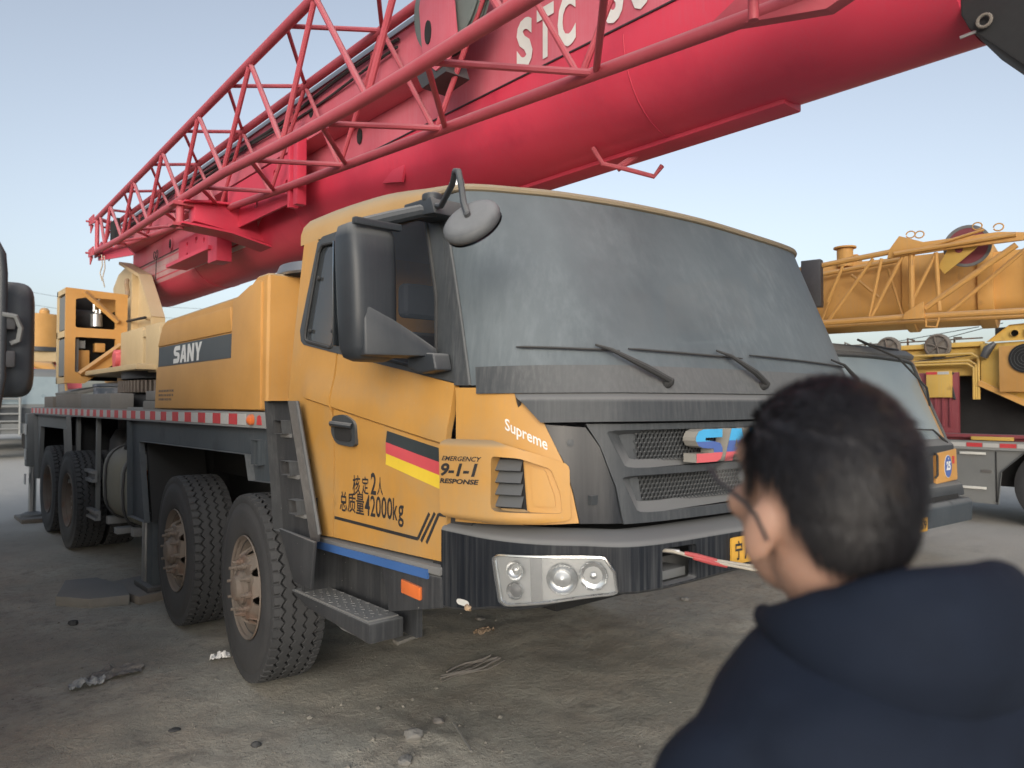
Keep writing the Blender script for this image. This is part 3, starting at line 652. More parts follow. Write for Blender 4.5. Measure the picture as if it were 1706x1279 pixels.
# roof
def ring(h, ins, z):
    out = []
    for i in range(73):
        u = i / 4; p = cab(u, 2.57); c = Vector((1.375, 3.1)); q = Vector((p[0], p[1])); d = (c - q)
        n = Vector((max(-1, min(1, (c.x - q.x) * 3)), max(-1, min(1, (c.y - q.y) * 3))))
        q = q + Vector((n.x, n.y)) * ins; zz = z + .075 * sm(2.2, 3.9, q.y) * h
        out.append((q.x, q.y, 2.56 + (zz - 2.56) * (.42 + .58 * sm(2.25, 3.3, q.y))))
    out += [(2.70 - ins - (2.61 - 2 * ins) * k / 8, 4.05 - ins, z + .075 * h) for k in range(1, 8)]
    return out
rings = [ring(0, -.001, 2.560), ring(.45, .0, 2.588), ring(.75, .012, 2.612), ring(.95, .038, 2.634), ring(1.1, .085, 2.650), ring(1.25, .17, 2.660), ring(1.3, .34, 2.668), ring(1.3, .8, 2.675)]
mb = MB(); n = len(rings[0]); mb.add([p for r_ in rings for p in r_] + [(1.375, 3.2, 2.76)], [(i * n + k, i * n + (k + 1) % n, (i + 1) * n + (k + 1) % n, (i + 1) * n + k) for i in range(len(rings) - 1) for k in range(n)] + [(7 * n + k, 7 * n + (k + 1) % n, 8 * n) for k in range(n)])
mb.build('roof', 'roofdust', CR)
mb = MB(); mb.bx(.11, 2.64, 4.0, 4.04, .95, 2.555); mb.build('cab_rear_wall', 'yellow', CR)
mb = MB(); mb.bx(.1, 2.65, 2.2, 4.0, 1.0, 1.05); mb.build('cab_floor', 'dark', CR)
# corner panels (yellow), A pillars, cowl, gloss sides, grille
corner = [(3.04, 1.705), (4.50, 1.700), (4.86, 1.640), (5.10, 1.560), (5.49, 1.417), (5.66, 1.305), (5.77, 1.190), (3.04, 1.16)]
def mirr(p): return [(18 - u, z) for u, z in p]
pil = [(3.03, 1.715), (3.43, 1.712), (3.40, 2.07), (3.38, 2.38), (3.6, 2.535), (9, 2.548), (9, 2.572), (3.0, 2.572), (2.99, 2.5)]
for mir in (0, 1):
    mm = mirr if mir else (lambda p: p)
    mb = MB(); patch(mb, mm(corner), cab, .03, (), .15, .04, off=.0); cp = mb.build('corner_panel', 'yellow', CR)
    mb = MB(); patch(mb, mm([(3.03, 1.715), (3.46, 1.712), (3.42, 2.07), (3.37, 2.38), (3.30, 2.50), (3.55, 2.555), (3.0, 2.56), (2.99, 2.45)]), cab, .03, (), .1, .08, off=.004); mb.build('pillar_trim', 'cowl', CR)
    # wing bulge with air vent
    bul = rnd([(2.92, 1.497), (4.05, 1.498), (5.62, 1.41), (5.60, 1.20), (4.13, 1.176), (2.96, 1.186)], .10, 3)
    vent = rnd([(4.08, 1.437), (4.62, 1.43), (5.22, 1.392), (5.40, 1.30), (5.42, 1.226), (4.06, 1.228)], .12, 3)
    def bfn(u, z, mir=mir):
        uu = 18 - u if mir else u
        p = Vector(cab(u, z)); nn = fnorm(cab, u, z)
        k = .055 * sm(5.7, 4.2, uu) + .012
        e = min(1, min((1.50 - z), (z - 1.175)) / .03); e = 1 - (1 - max(0, e)) ** 2
        return p + nn * (k * (.45 + .55 * e))
    mb = MB(); patch(mb, mm(bul), bfn, .065, [mm(vent)], .12, .010); bu = mb.build('wing_bulge', 'yellow', cp)
    mb = MB(); patch(mb, mm([(4.05, 1.44), (4.60, 1.44), (4.66, 1.22), (4.03, 1.22)]), cab, 0, (), .1, .1, off=.001, rim=False); mb.build('vent_backing', 'dark', cp)
    for k in range(4):
        mb = MB(); z0 = 1.245 + k * .046
        patch(mb, mm([(4.04, z0), (4.60, z0), (4.60, z0 + .040), (4.04, z0 + .040)]), lambda u, z, z0=z0: Vector(cab(u, z)) + fnorm(cab, u, z) * (.036 - .8 * (z - z0)), .004, (), .1, .012); mb.build('vent_slat', 'slat', cp)
    mb = MB(); patch(mb, mm(rnd([(4.64, 1.428), (5.25, 1.392), (5.42, 1.29), (5.44, 1.226), (4.70, 1.226)], .08)), cab, .02, (), .1, .03, off=.010); patch(mb, mm(rnd([(4.78, 1.40), (5.10, 1.385), (5.27, 1.29), (5.28, 1.25), (4.82, 1.25)], .12)), cab, .02, (), .1, .03, off=.017); mb.build('vent_blank', 'yellow', cp)
    gl = [(5.07, 1.560), (6.02, 1.549), (6.32, 1.473), (6.6, 1.326), (6.71, 1.187), (5.79, 1.187), (5.68, 1.305), (5.51, 1.417)]
    mb = MB(); patch(mb, mm(gl), cab, .03, (), .15, .04, off=-.008); gs = mb.build('gloss_panel', 'gloss', CR)
    for (u_, z_) in ((5.67, 1.49), (6.1, 1.275)):
        mb = MB(); uu = 18 - u_ if mir else u_; nn = fnorm(cab, uu, z_); p = Vector(cab(uu, z_)) - nn * .006
        if z_ > 1.4: mb.lathe([(0, .014), (.004, .014), (.005, 0)], p, nn, 16)
        else: mb.box(p, (.035, .02, .035))
        mb.build('panel_plug', 'plastic', gs)
def cowlfn(u, z):
    p = Vector(cab(u, min(z, 1.655))); n = fnorm(cab, u, 1.6); t = sm(1.652, 1.70, z)
    return p + n * (.034 * (1 - t) - .03 * t) + Vector((0, 0, z - min(z, 1.655)))
cw = [(4.31, 1.700), (4.70, 1.637), (5.05, 1.566), (6.5, 1.569), (9, 1.569)]; cw = cw + [(18 - u, z) for u, z in cw[-2::-1]] 
mb = MB(); patch(mb, cw, cowlfn, .05, (), .12, .009); mb.build('cowl', 'cowl', CR, sharp=40)
# windscreen
gh_ = [(3.45, 1.712), (3.42, 2.07), (3.37, 2.38), (3.32, 2.48), (3.6, 2.545), (4.4, 2.553), (9, 2.55)]
gpoly = gh_ + [(18 - u, z) for u, z in gh_[-2::-1]]
mb = MB(); patch(mb, gpoly, cab, .006, (), .15, .06, off=.006); WS = mb.build('windscreen', 'wind', CR, sharp=60)
mb = MB(); patch(mb, [(3.6, 1.678), (14.4, 1.678), (14.3, 1.785), (3.66, 1.785)], cab, .006, (), .2, .05, off=.013); mb.build('scuttle_strip', 'cowl', CR)
mb = MB(); mb.tube([Vector(cab(u, z)) + fnorm(cab, u, z) * .010 for u, z in subd([(3.45, 1.712), (3.42, 2.07), (3.37, 2.38), (3.33, 2.47)], .5, .06)[:14]], .008, 6); mb.build('windscreen_seal', 'grille', WS)
mb = MB(); lip = [Vector(cab(u / 4, 2.566)) + fnorm(cab, u / 4, 2.56) * .012 for u in range(12, 61)]
mb.tube(lip, .016, 8); mb.build('roof_lip', 'lipdust', CR)
# wipers
def wiper(pivot, elbow, a, b):
    P = lambda q, o: Vector(cab(*q)) + fnorm(cab, *q) * o
    o = MB().tube([P(pivot, .04), P(((pivot[0] * .7 + elbow[0] * .3), (pivot[1] * .7 + elbow[1] * .3)), .055), P(((pivot[0] * .25 + elbow[0] * .75), (pivot[1] * .2 + elbow[1] * .8)), .05), P(elbow, .035)], [.013, .014, .008, .005], 8).build('wiper_arm', 'rubber', CR)
    MB().tube([P((a[0] + (b[0] - a[0]) * k / 10, a[1] + (b[1] - a[1]) * k / 10), .020) for k in range(11)], [.003] + [.0055] * 9 + [.003], 6).build('wiper_blade', 'rubber', o)
    MB().lathe([(0, .022), (.025, .020), (.04, .010), (.045, 0)], P(pivot, .01), fnorm(cab, *pivot), 14).build('wiper_pivot', 'rubber', o)
wiper((7.49, 1.715), (6.55, 1.855), (4.76, 1.857), (6.98, 1.84))
wiper((8.78, 1.715), (8.25, 1.855), (7.12, 1.850), (8.62, 1.835))
wiper((11.6, 1.715), (10.4, 1.86), (8.75, 1.853), (11.0, 1.835))
# grille
g1 = [(6.46, 1.538), (11.54, 1.538), (11.17, 1.392), (6.83, 1.392)]; g2 = [(6.72, 1.364), (11.28, 1.364), (11.02, 1.222), (6.98, 1.222)]
sur = [(6.02, 1.562), (6.33, 1.473), (6.61, 1.326), (6.72, 1.185)]; sur = sur + [(18 - u, z) for u, z in sur[::-1]]
mb = MB(); patch(mb, sur, cab, .03, [rnd(g1, .08), rnd(g2, .08)], .15, .04, off=.004); GR = mb.build('grille_surround', 'cowl', CR)
for ho, i0 in ((g1, [(6.80, 1.525), (11.2, 1.525), (11.0, 1.425), (7.0, 1.425)]), (g2, [(6.95, 1.358), (11.05, 1.358), (10.93, 1.262), (7.07, 1.262)])):
    o_ = rnd(ho, .08); i_ = rnd(i0, .08); mb = MB(); n = len(o_); st = []
    for k in range(n):
        a, b = o_[k], i_[k]; st.append([Vector(cab(*a)) + fnorm(cab, *a) * .003, Vector(cab(a[0] * .7 + b[0] * .3, a[1] * .7 + b[1] * .3)) + fnorm(cab, *a) * -.012, Vector(cab(a[0] * .15 + b[0] * .85, a[1] * .15 + b[1] * .85)) + fnorm(cab, *a) * -.035, Vector(cab(*b)) + fnorm(cab, *b) * -.042])
    mb.add([p for r_ in st for p in r_], [(k * 4 + j, k * 4 + j + 1, ((k + 1) % n) * 4 + j + 1, ((k + 1) % n) * 4 + j) for k in range(n) for j in range(3)])
    mb.build('grille_recess', 'grille', GR, fix=False, sharp=50)
    zt, zb = i0[0][1], i0[2][1]; ua = 7.10; 
    mb = MB(); patch(mb, i_, cab, 0, (), .2, .04, off=-.085, rim=False); mb.build('grille_backing', 'dark', GR)
    for s_ in (0, 1):
        mb = MB(); pp = [(i0[3][0] if s_ == 0 else i0[3][0], zb - .003), (i0[0][0], zt + .003), (ua, zt + .003), (ua, zb - .003)]
        pp = [(min(i0[0][0], i0[3][0]), zt + .003), (ua, zt + .003), (ua, zb - .003), (i0[3][0], zb - .003)] if zt > 1.4 else [(i0[0][0], zt + .003), (ua, zt + .003), (ua + .04, zb - .003), (i0[3][0] - .02, zb - .003)]
        patch(mb, pp if s_ == 0 else mirr(pp), cab, .01, (), .2, .04, off=-.040)
        mb.build('grille_cheek', 'grille', GR)
    # honeycomb mesh
    mb = MB(); xa = cab(ua, 1.4)[0] - .005; xb = 2.75 - xa; px_ = .0208; pz_ = .0176; nr = int((zt - zb) / pz_) + 2; ncl = int((xb - xa) / px_)
    cache = {}
    def fy(x): 
        k = round(x, 4)
        if k not in cache: cache[k] = front(x, 1.4)[1]
        return cache[k]
    for r_ in range(nr):
        for c_ in range(ncl):
            cx = xa + (c_ + .5 + (.5 if r_ % 2 else 0)) * px_; cz = zb + (r_ - .1) * pz_
            if cz > zt + .004 or cx > xb: continue
            vs = []
            yy = fy(cx) + .042
            for rad, dy in ((.0122, 0), (.0099, -.0), (.0096, .006)):
                for k in range(6):
                    q = R(60 * k + 30); vs.append((cx + rad * math.cos(q), yy + dy, cz + rad * 1.0 * math.sin(q)))
            mb.add(vs, [(k, (k + 1) % 6, 6 + (k + 1) % 6, 6 + k) for k in range(6)] + [(6 + k, 6 + (k + 1) % 6, 12 + (k + 1) % 6, 12 + k) for k in range(6)])
    o = mb.build('honeycomb_mesh', 'grille', GR, fix=False, smooth=False); o['kind'] = 'stuff'
# big letters on the grille
for i, ch in enumerate('SANY'):
    x0 = .672 + i * .172; x1 = x0 + .160
    nf = lambda x, y, d, x0=x0, x1=x1: (x0 + (x1 - x0) * x, front(x0 + (x1 - x0) * x, 1.46)[1] - .030 - d + .04 * 0, 1.405 + .132 * y)
    mb = MB(); text(mb, block(ch), lambda x, y, d: nf(x, y, d - .030), depth=.06); lt = mb.build('brand_letter', 'letterside', GR, smooth=False)
    for nm, lo, hi in (('cyan', .63, 1.01), ('lblue', .28, .63), ('lred', -.01, .28)):
        vs, fs = block(ch); bm = bmesh.new()
        bv = [bm.verts.new((x, y, 0)) for x, y in vs]
        for f in fs: bm.faces.new([bv[k] for k in f])
        for co, no in (((0, lo, 0), (0, -1, 0)), ((0, hi, 0), (0, 1, 0))):
            bmesh.ops.bisect_plane(bm, geom=bm.verts[:] + bm.edges[:] + bm.faces[:], plane_co=co, plane_no=no, clear_outer=True)
        bm.verts.index_update(); mb = MB(); mb.add([nf(v.co.x, v.co.y, .0325) for v in bm.verts], [tuple(v.index for v in f.verts) for f in bm.faces]); bm.free()
        mb.build('letter_face', nm, lt, smooth=False, fix=False)
# stickers on the near wing
CP = [o for o in CR.children if o.name.startswith('corner_panel')][0]
def wing(x, y, d, u0, u1, z0, z1, h, fn):
    u = u0 + (u1 - u0) * x; z = z0 + (z1 - z0) * x + h * y; return Vector(fn(u, z)) + fnorm(fn, u, z) * (.002 + d)
def bfn0(u, z):
    p = Vector(cab(u, z)); nn = fnorm(cab, u, z); k = .055 * sm(5.7, 4.2, u) + .012
    e = min(1, min((1.50 - z), (z - 1.175)) / .03); e = 1 - (1 - max(0, e)) ** 2
    return p + nn * (k * (.45 + .55 * e))
for body, u0, u1, z0, z1, h, bd, sh in (('EMERGENCY', 3.0, 3.90, 1.411, 1.414, .019, .02, .35), ('9-1-1', 2.98, 3.82, 1.348, 1.354, .053, .035, .25), ('RESPONSE', 2.96, 3.84, 1.320, 1.325, .020, .04, .2)):
    mb = MB(); text(mb, body, lambda x, y, d: wing(x, y, d, u0, u1, z0, z1, h, bfn0), bold=bd, shear=sh); mb.build('lettering', 'ink', CP, smooth=False, fix=False)
mb = MB(); text(mb, 'Supreme', lambda x, y, d: wing(x, y, d, 4.22, 5.15, 1.524, 1.447, .060, cab), bold=.012); mb.build('lettering', 'sticker_w', CP, smooth=False, fix=False)

# ---- bumper
def zb(u):
    u = min(u, 18 - u); return .80 + .06 * sm(2, 3.3, u) + .085 * sm(3.2, 5.8, u) + .04 * sm(5.8, 9, u)
hook = [(6.25, .962), (6.64, .968), (6.64, 1.100), (6.25, 1.100)]
mb = MB(); us = [1.98 + (16.02 - 1.98) * k / 110 for k in range(111)]
bot = [(u, zb(u) + .012) for u in us]; poly = bot + [(us[-1], 1.118), (us[0], 1.118)]
patch(mb, poly, bump, .04, [rnd(hook, .1), rnd([(18 - a, z) for a, z in hook], .1)], .12, .05); BU = mb.build('bumper', 'black', CR)
prof = lambda u: [(0, 1.118), (.006, 1.130), (.02, 1.137), (.10, 1.158), (.14, 1.160)]
mb = MB(); P_ = []
for u in us:
    n_ = fnorm(bump, u, 1.1)
    P_.append([Vector(bump(u, z)) - n_ * i for i, z in prof(u)])
m_ = len(P_[0]); mb.add([p for r_ in P_ for p in r_], [(i * m_ + j, i * m_ + j + 1, (i + 1) * m_ + j + 1, (i + 1) * m_ + j) for i in range(len(us) - 1) for j in range(m_ - 1)])
mb.build('bumper_top', 'grille', BU, fix=False, sharp=60)
mb = MB(); P_ = []
for u in us:
    n_ = fnorm(bump, u, 1.1); P_.append([Vector(bump(u, zb(u) + z)) - n_ * i for i, z in ((0, .012), (.006, .002), (.02, 0), (.16, .0), (.2, .06))])
m_ = 5; mb.add([p for r_ in P_ for p in r_], [(i * m_ + j, i * m_ + j + 1, (i + 1) * m_ + j + 1, (i + 1) * m_ + j) for i in range(len(us) - 1) for j in range(m_ - 1)])
mb.build('bumper_lip', 'blackchip', BU, fix=False, sharp=60)
mb = MB(); mb.bx(.3, 2.45, 1.95, 2.6, .9, 1.12); mb.bx(.02, .3, 2.2, 2.6, .86, 1.12); mb.build('bumper_core', 'dark', BU)
for s_ in (0, 1):
    X = .50 if s_ == 0 else 2.25
    mb = MB(); mb.lathe([(0, .05), (.02, .065), (.05, .06), (.08, .03), (.08, 0)], (X - .08, 1.86, 1.05), (0, -1, 0), 20); mb.build('tow_hook', 'darksteel', BU)
    mb = MB(); mb.bx(X - .12, X + .14, 1.76, 1.86, .965, 1.0); mb.build('hook_plate', 'framegrey', BU, bevel=.004)
# headlights
def bump2(u, z): return bump(u, z)
for s_ in (0, 1):
    mm = mirr if s_ else (lambda p: p)
    hl = rnd([(3.13, 1.068), (4.3, 1.078), (5.44, 1.083), (5.60, 1.03), (5.64, .955), (4.4, .915), (3.42, .886), (3.28, .90)], .12)
    mb = MB(); patch(mb, mm(hl), bump, .03, (), .12, .03, off=.008); H = mb.build('headlight', 'satin', BU)
    hp_ = [Vector(bump(*q)) + fnorm(bump, *q) * .015 for q in mm(subd(hl, .3, .05))]
    mb = MB(); mb.tube(hp_ + hp_[:1], .006, 6); mb.build('headlight_rim', 'chrome', H)
    for (u, z, r, kind) in ((3.61, 1.020, .037, 0), (3.60, .945, .034, 1), (4.62, 1.000, .058, 2), (5.24, 1.015, .055, 3)):
        uu = 18 - u if s_ else u; n_ = fnorm(bump, uu, z); c = Vector(bump(uu, z)) + n_ * .010
        mb = MB(); mb.lathe([(.010, r), (.014, r * .97), (.004, r * .86), (-.002, r * .6), (-.004, r * .3), (-.004, 0)], c, n_, 28 if kind != 3 else 12); mb.build('reflector', 'chrome', H, sharp=25 if kind == 3 else 60)
        if kind == 2:
            mb = MB(); mb.lathe([(0, .030), (.012, .030), (.014, .024), (.020, .016), (.024, 0)], c, n_, 24); mb.build('projector_lens', 'satin', H)
        if kind == 1:
            mb = MB(); mb.lathe([(.004, .026), (.010, .018), (.012, 0)], c, n_, 20); mb.build('bulb_shade', 'darksteel', H)
        if kind in (0, 3):
            mb = MB(); mb.lathe([(.002, .014), (.012, .011), (.016, 0)], c, n_, 16); mb.build('bulb', 'chrome' if kind == 3 else 'satin', H)
    mb = MB(); patch(mb, mm([(3.92, 1.07), (4.18, 1.073), (4.20, .915), (3.96, .905)]), bump, .02, (), .1, .03, off=.016); mb.build('headlight_divider', 'chrome', H)
    mb = MB(); patch(mb, mm(hl), bump, 0, (), .15, .04, off=.036, rim=False); mb.build('headlight_lens', 'lens', H)
# plate
mb = MB(); patch(mb, rnd([(7.02, .992), (7.96, .995), (7.96, 1.098), (7.02, 1.100)], .05), lambda u, z: Vector(bump(u, z)) + Vector((0, -.012, 0)), .008, (), .3, .05); PL = mb.build('licence_plate', 'platey', BU)
xpl = bump(7.02, 1)[0]
for i, ch in enumerate(('宁', 'A', '·', '1', '8', '6', '2')):
    x0 = xpl + .020 + i * .060 - (.024 if i > 2 else 0); wd = .046 if ch != '·' else .008; hh = .078 if ch != '·' else .009; z0 = 1.008 if ch != '·' else 1.042
    if ch == '1': wd = .014; x0 += .014
    if ch == '·': x0 += .012
    mb = MB(); text(mb, ch, lambda x, y, d: (x0 + wd * x, bump(_bis(lambda u: bump(u, 1)[0] - (x0 + wd * x), 5, 10), 1)[1] - .0145, z0 + hh * y), bold=.02); mb.build('lettering', 'ink', PL, smooth=False, fix=False)
# damage at the near bumper corner
mb = MB(); rock_geo(mb, (.0, 2.33, .835), .022, 3, n=12); mb.build('torn_filler', 'straw', BU)
mb = MB(); patch(mb, rnd([(2.30, .835), (2.55, .838), (2.55, .862), (2.30, .86)], .4), bump, .001, (), .1, .03, off=.002); mb.build('paint_chip', 'white', BU, fix=False)

# ---- below the door: ledge, step, sill block, ladder
mb = MB(); mb.prism([(3.66, .94), (2.50, .965), (2.50, .93), (3.66, .905)], 'x', -.02, .2); mb.build('sill_ledge', 'ledge', CR, bevel=.006)
mb = MB(); mb.prism([(3.64, .922), (2.58, .945), (2.58, .905), (3.64, .885)], 'x', -.026, -.015); mb.build('sill_edge', 'blue', CR)
mb = MB(); mb.prism([(2.96, .90), (2.50, .925), (2.49, .80), (2.90, .70)], 'x', -.015, .3); SB = mb.build('sill_block', 'blackchip', CR, bevel=.006)
mb = MB(); mb.prism([(2.775, .872), (2.63, .862), (2.63, .805), (2.775, .812)], 'x', -.03, -.014); mb.build('side_marker', 'orange', SB, bevel=.006)
mb = MB(); mb.prism([(y_ * .917, 1.64 + (z_ - 1.64) * .917) for y_, z_ in [(4.06, .93), (3.62, .912), (3.66, .66), (3.86, .66)]], 'x', -.175, -.155); mb.build('wing_flap', 'blackchip', CR, bevel=.006)
mb = MB(); mb.bx(.14, .17, 2.9, 3.7, .55, .93); mb.bx(-.08, .16, 3.62, 3.65, .64, .90); mb.build('step_well', 'blackchip', CR)
ST = MB(); ST.prism([(3.74, .655), (2.92, .655), (2.92, .565), (3.55, .60)], 'x', -.10, .08); ST = ST.build('step', 'blackchip', CR, bevel=.008)
mb = MB(); mb.bx(-.09, .07, 2.95, 3.70, .655, .662)
for i in range(16):
    for j in range(4):
        mb.box((-.07 + j * .037 + (.02 if i % 2 else 0), 3.0 + i * .043, .6625), (.020, .006, .003), Matrix.Rotation(R(45 if (i + j) % 2 else -45), 3, 'Z'))
mb.build('step_tread', 'ledge', ST, smooth=False)
mb = MB(); mb.prism([(3.72, .60), (3.40, .50), (3.10, .50), (3.0, .565), (3.55, .60)], 'x', .02, .05); mb.build('torn_flap', 'grime', ST)
def ob(y, z, k=.967): return (y * k, 1.64 + (z - 1.64) * k)
lad = [ob(*p) for p in [(4.205, 1.655), (3.885, 1.655), (3.60, .945), (3.60, .915), (4.06, .925)]]
def ladfn(y, z): return (-.06, y, z)
holes = [[ob(*p) for p in ((a, c), (b, c), (b + .02, d), (a + .01, d))] for (a, b, c, d) in ((4.07, 3.955, 1.47, 1.545), (3.97, 3.85, 1.245, 1.32), (3.87, 3.755, 1.04, 1.115))]
mb = MB(); patch(mb, lad, ladfn, .055, holes, .2, .1, sign=1); LD = mb.build('ladder_panel', 'blackchip', CR)
mb = MB(); mb.tube([(-.062, *ob(3.885, 1.65)), (-.062, *ob(3.605, .95))], .012, 6); mb.build('ladder_edge', 'plastic', LD)
for h in holes:
    a, b, c, d = h[0][0], h[1][0], h[0][1], h[2][1]
    mb = MB(); mb.bx(-.012, -.006, b - .01, a + .02, c - .01, d + .01); mb.build('toe_hole', 'dark', LD)
    mb = MB(); mb.prism([(a + .005, c - .022), (b - .006, c - .022), (b - .006, c), (a + .005, c)], 'x', -.075, -.01); mb.build('rung', 'ledge', LD, bevel=.004)

# ---- mirrors
p2 = MB()
mb = MB()   # tall mirror housing, lofted
def loft(mb, secs):
    n = len(secs[0]); k = len(secs); mb.add([p for s_ in secs for p in s_], [(i * n + j, i * n + (j + 1) % n, (i + 1) * n + (j + 1) % n, (i + 1) * n + j) for i in range(k - 1) for j in range(n)] + [tuple(range(n)), tuple((k - 1) * n + j for j in range(n))[::-1]])
def msec(x0, x1, y0, y1, z, e=.5, n=24):
    out = []
    for k in range(n):
        q = 2 * math.pi * k / n; c, s_ = math.cos(q), math.sin(q)
        out.append(((x0 + x1) / 2 + (x1 - x0) / 2 * math.copysign(abs(c) ** e, c), (y0 + y1) / 2 + (y1 - y0) / 2 * math.copysign(abs(s_) ** e, s_), z))
    return out
loft(mb, [msec(-.29, -.16, 2.68, 2.76, 1.815), msec(-.325, -.132, 2.64, 2.79, 1.83), msec(-.342, -.124, 2.62, 2.80, 1.87), msec(-.352, -.136, 2.61, 2.80, 2.0), msec(-.362, -.140, 2.61, 2.80, 2.2), msec(-.366, -.142, 2.62, 2.80, 2.32), msec(-.355, -.150, 2.64, 2.79, 2.37), msec(-.325, -.16, 2.68, 2.76, 2.385)])
MH = mb.build('wing_mirror', 'vinyl', CR, sharp=70)
fm = MB(); fm.v = [Vector((2.75 - v.x, v.y, v.z)) for v in mb.v]; fm.f = mb.f; fm.build('wing_mirror', 'vinyl', CR, sharp=70)
mb = MB(); mb.bx(-.35, -.14, 2.80, 2.806, 1.88, 2.32); mb.build('mirror_glass', 'mirror', MH, bevel=.002)
mb = MB(); loft(mb, [[(x, 2.66, zt), (x, yf, zt), (x, yf - .012, 1.835), (x, 2.66, 1.83)] for x, yf, zt in ((-.31, 2.618, 2.045), (-.20, 2.575, 1.985), (-.12, 2.548, 1.935), (-.05, 2.52, 1.885), (-.02, 2.52, 1.868))]); mb.build('mirror_foot', 'vinyl', MH, bevel=.010, sharp=50)
mb = MB(); mb.box((-.25, 2.615, 2.37), (.22, .03, .03)); mb.build('housing_lip', 'vinyl', MH, bevel=.008)
mb = MB(); mb.prism([(2.47, 1.845), (2.66, 1.865), (2.66, 1.79), (2.56, 1.765), (2.45, 1.775)], 'x', -.075, .01); mb.build('mirror_bracket', 'vinyl', CR, bevel=.012, seg=3)
mb = MB(); mb.tube([(-.26, 2.70, 2.385), (-.16, 2.66, 2.42), (-.06, 2.58, 2.45), (-.02, 2.52, 2.445)], [.03, .03, .028, .026], 10); MA = mb.build('mirror_arm', 'vinyl', CR)
mb = MB(); mb.prism([(2.47, 2.42), (2.70, 2.44), (2.70, 2.50), (2.50, 2.495)], 'x', -.07, .09); mb.lathe([(0, 0), (0, .045), (.03, .045), (.034, .035), (.034, 0)], (-.03, 2.54, 2.485), (0, 0, 1), 20); mb.build('arm_mount', 'vinyl', MA, bevel=.008)
# round front mirror on a bent rod
cD = Vector((-.254, 1.993, 2.270)); axD = Vector((-.66, -.19, .56)).normalized()
mb = MB(); mb.tube([(-.04, 2.50, 2.46), (-.10, 2.38, 2.425), (-.20, 2.17, 2.445), (-.225, 2.12, 2.475), (-.24, 2.08, 2.462), (-.25, 2.05, 2.40), (-.255, 2.03, 2.335), cD + axD * .02], .0118, 10); RD = mb.build('front_mirror', 'vinyl', CR)
mb = MB(); mb.lathe([(.018, 0), (.018, .065), (.014, .091), (.004, .104), (-.010, .108), (-.026, .103), (-.030, .094)], cD, axD, 40); mb.build('mirror_disc', 'disc', RD, sharp=50)
mb = MB(); mb.lathe([(-.034, .104), (-.045, .06), (-.05, 0)], cD, axD, 32); mb.build('mirror_glass', 'mirror', RD)
mb = MB(); mb.lathe([(.018, .012), (.03, .011), (.034, 0)], cD, axD, 12); mb.build('mirror_bolt', 'darksteel', RD)
# roof lamps
for x, y in ((.14, 2.60), (2.42, 2.44)):
    mb = MB(); mb.lathe([(0, .038), (.02, .036), (.045, .026), (.055, 0)], (x, y, 2.588), (0, -.2, 1), 20); mb.build('roof_lamp', 'satin' if x < 1 else 'vinyl', CR)
mb = MB(); mb.tube([(2.02, 2.4, 2.59), (2.02, 2.38, 2.64), (1.96, 2.40, 2.65), (1.80, 2.48, 2.64)], .008, 6); mb.build('aerial', 'rubber', CR)
# interior
for x in (.35, 1.75):
    mb = MB(); mb.bx(x, x + .55, 3.0, 3.5, 1.35, 1.5); mb.bx(x + .02, x + .53, 3.5, 3.62, 1.45, 2.05); s_ = mb.build('seat', 'seat', CR, bevel=.05, seg=3)
    mb = MB(); mb.box((x + .275, 3.58, 2.23), (.30, .10, .20)); mb.build('headrest', 'seat', s_, bevel=.045, seg=3)
mb = MB(); mb.bx(.35, 2.40, 2.15, 2.5, 1.2, 1.66); mb.build('dashboard', 'seat', CR, bevel=.05)
mb = MB(); pts = [(2.05 + .22 * math.cos(2 * math.pi * k / 24), 2.75 + .09 * math.sin(2 * math.pi * k / 24), 1.82 + .2 * math.sin(2 * math.pi * k / 24)) for k in range(25)]; mb.tube(pts, .014, 6); mb.tube([(2.05, 2.75, 1.82), (2.05, 2.4, 1.55)], .025, 8); mb.build('steering_wheel', 'seat', CR)
mb = MB(); mb.box((.42, 2.62, 2.38), (.19, .04, .15)); mb.build('inside_mirror', 'seat', CR, bevel=.018, seg=3)

# ---- engine hood behind the cab
hp = [(6.76, 1.592), (6.72, 2.14), (6.62, 2.30), (6.50, 2.335), (4.80, 2.365), (4.66, 2.43), (4.60, 2.455), (4.42, 2.455), (4.44, 1.592)]
mb = MB(); mb.prism(hp, 'x', .05, 2.55); HD = mb.build('engine_hood', 'hood', CR, bevel=.035, seg=3)
low = [(6.745, 1.60), (6.70, 1.945), (5.0, 1.945), (4.97, 2.33), (4.68, 2.40), (4.50, 2.41), (4.50, 1.60)]
mb = MB(); mb.prism(low, 'x', .035, .07); mb.build('hood_panel', 'hood', HD, bevel=.010)
mb = MB(); mb.prism([(6.69, 2.118), (5.0, 2.125), (5.03, 2.30), (6.45, 2.28), (6.60, 2.24)], 'x', .038, .07); mb.build('hood_panel', 'hood', HD, bevel=.010)
mb = MB(); mb.prism([(6.69, 1.95), (5.03, 1.95), (4.995, 2.115), (6.67, 2.112)], 'x', .046, .06); mb.build('hood_band', 'band', HD)
for i, ch in enumerate('SANY'):
    y0 = 6.27 - i * .170
    mb = MB(); text(mb, block(ch), lambda x, y, d: (.0445, y0 - .155 * x - .02 * (y - .5), 1.962 + .136 * y)); mb.build('lettering', 'sticker_w', HD, smooth=False, fix=False)
mb = MB(); rr = random.Random(5)
for j, (z, n_) in enumerate(((1.735, 9), (1.70, 9), (1.665, 8))):
    for k in range(n_):
        yy = 6.62 - k * .045
        mb.bx(.0335, .0345, yy, yy - .032 * rr.uniform(.6, 1), z, z + .018)
mb.build('small_print', 'rim', HD, smooth=False, fix=False)
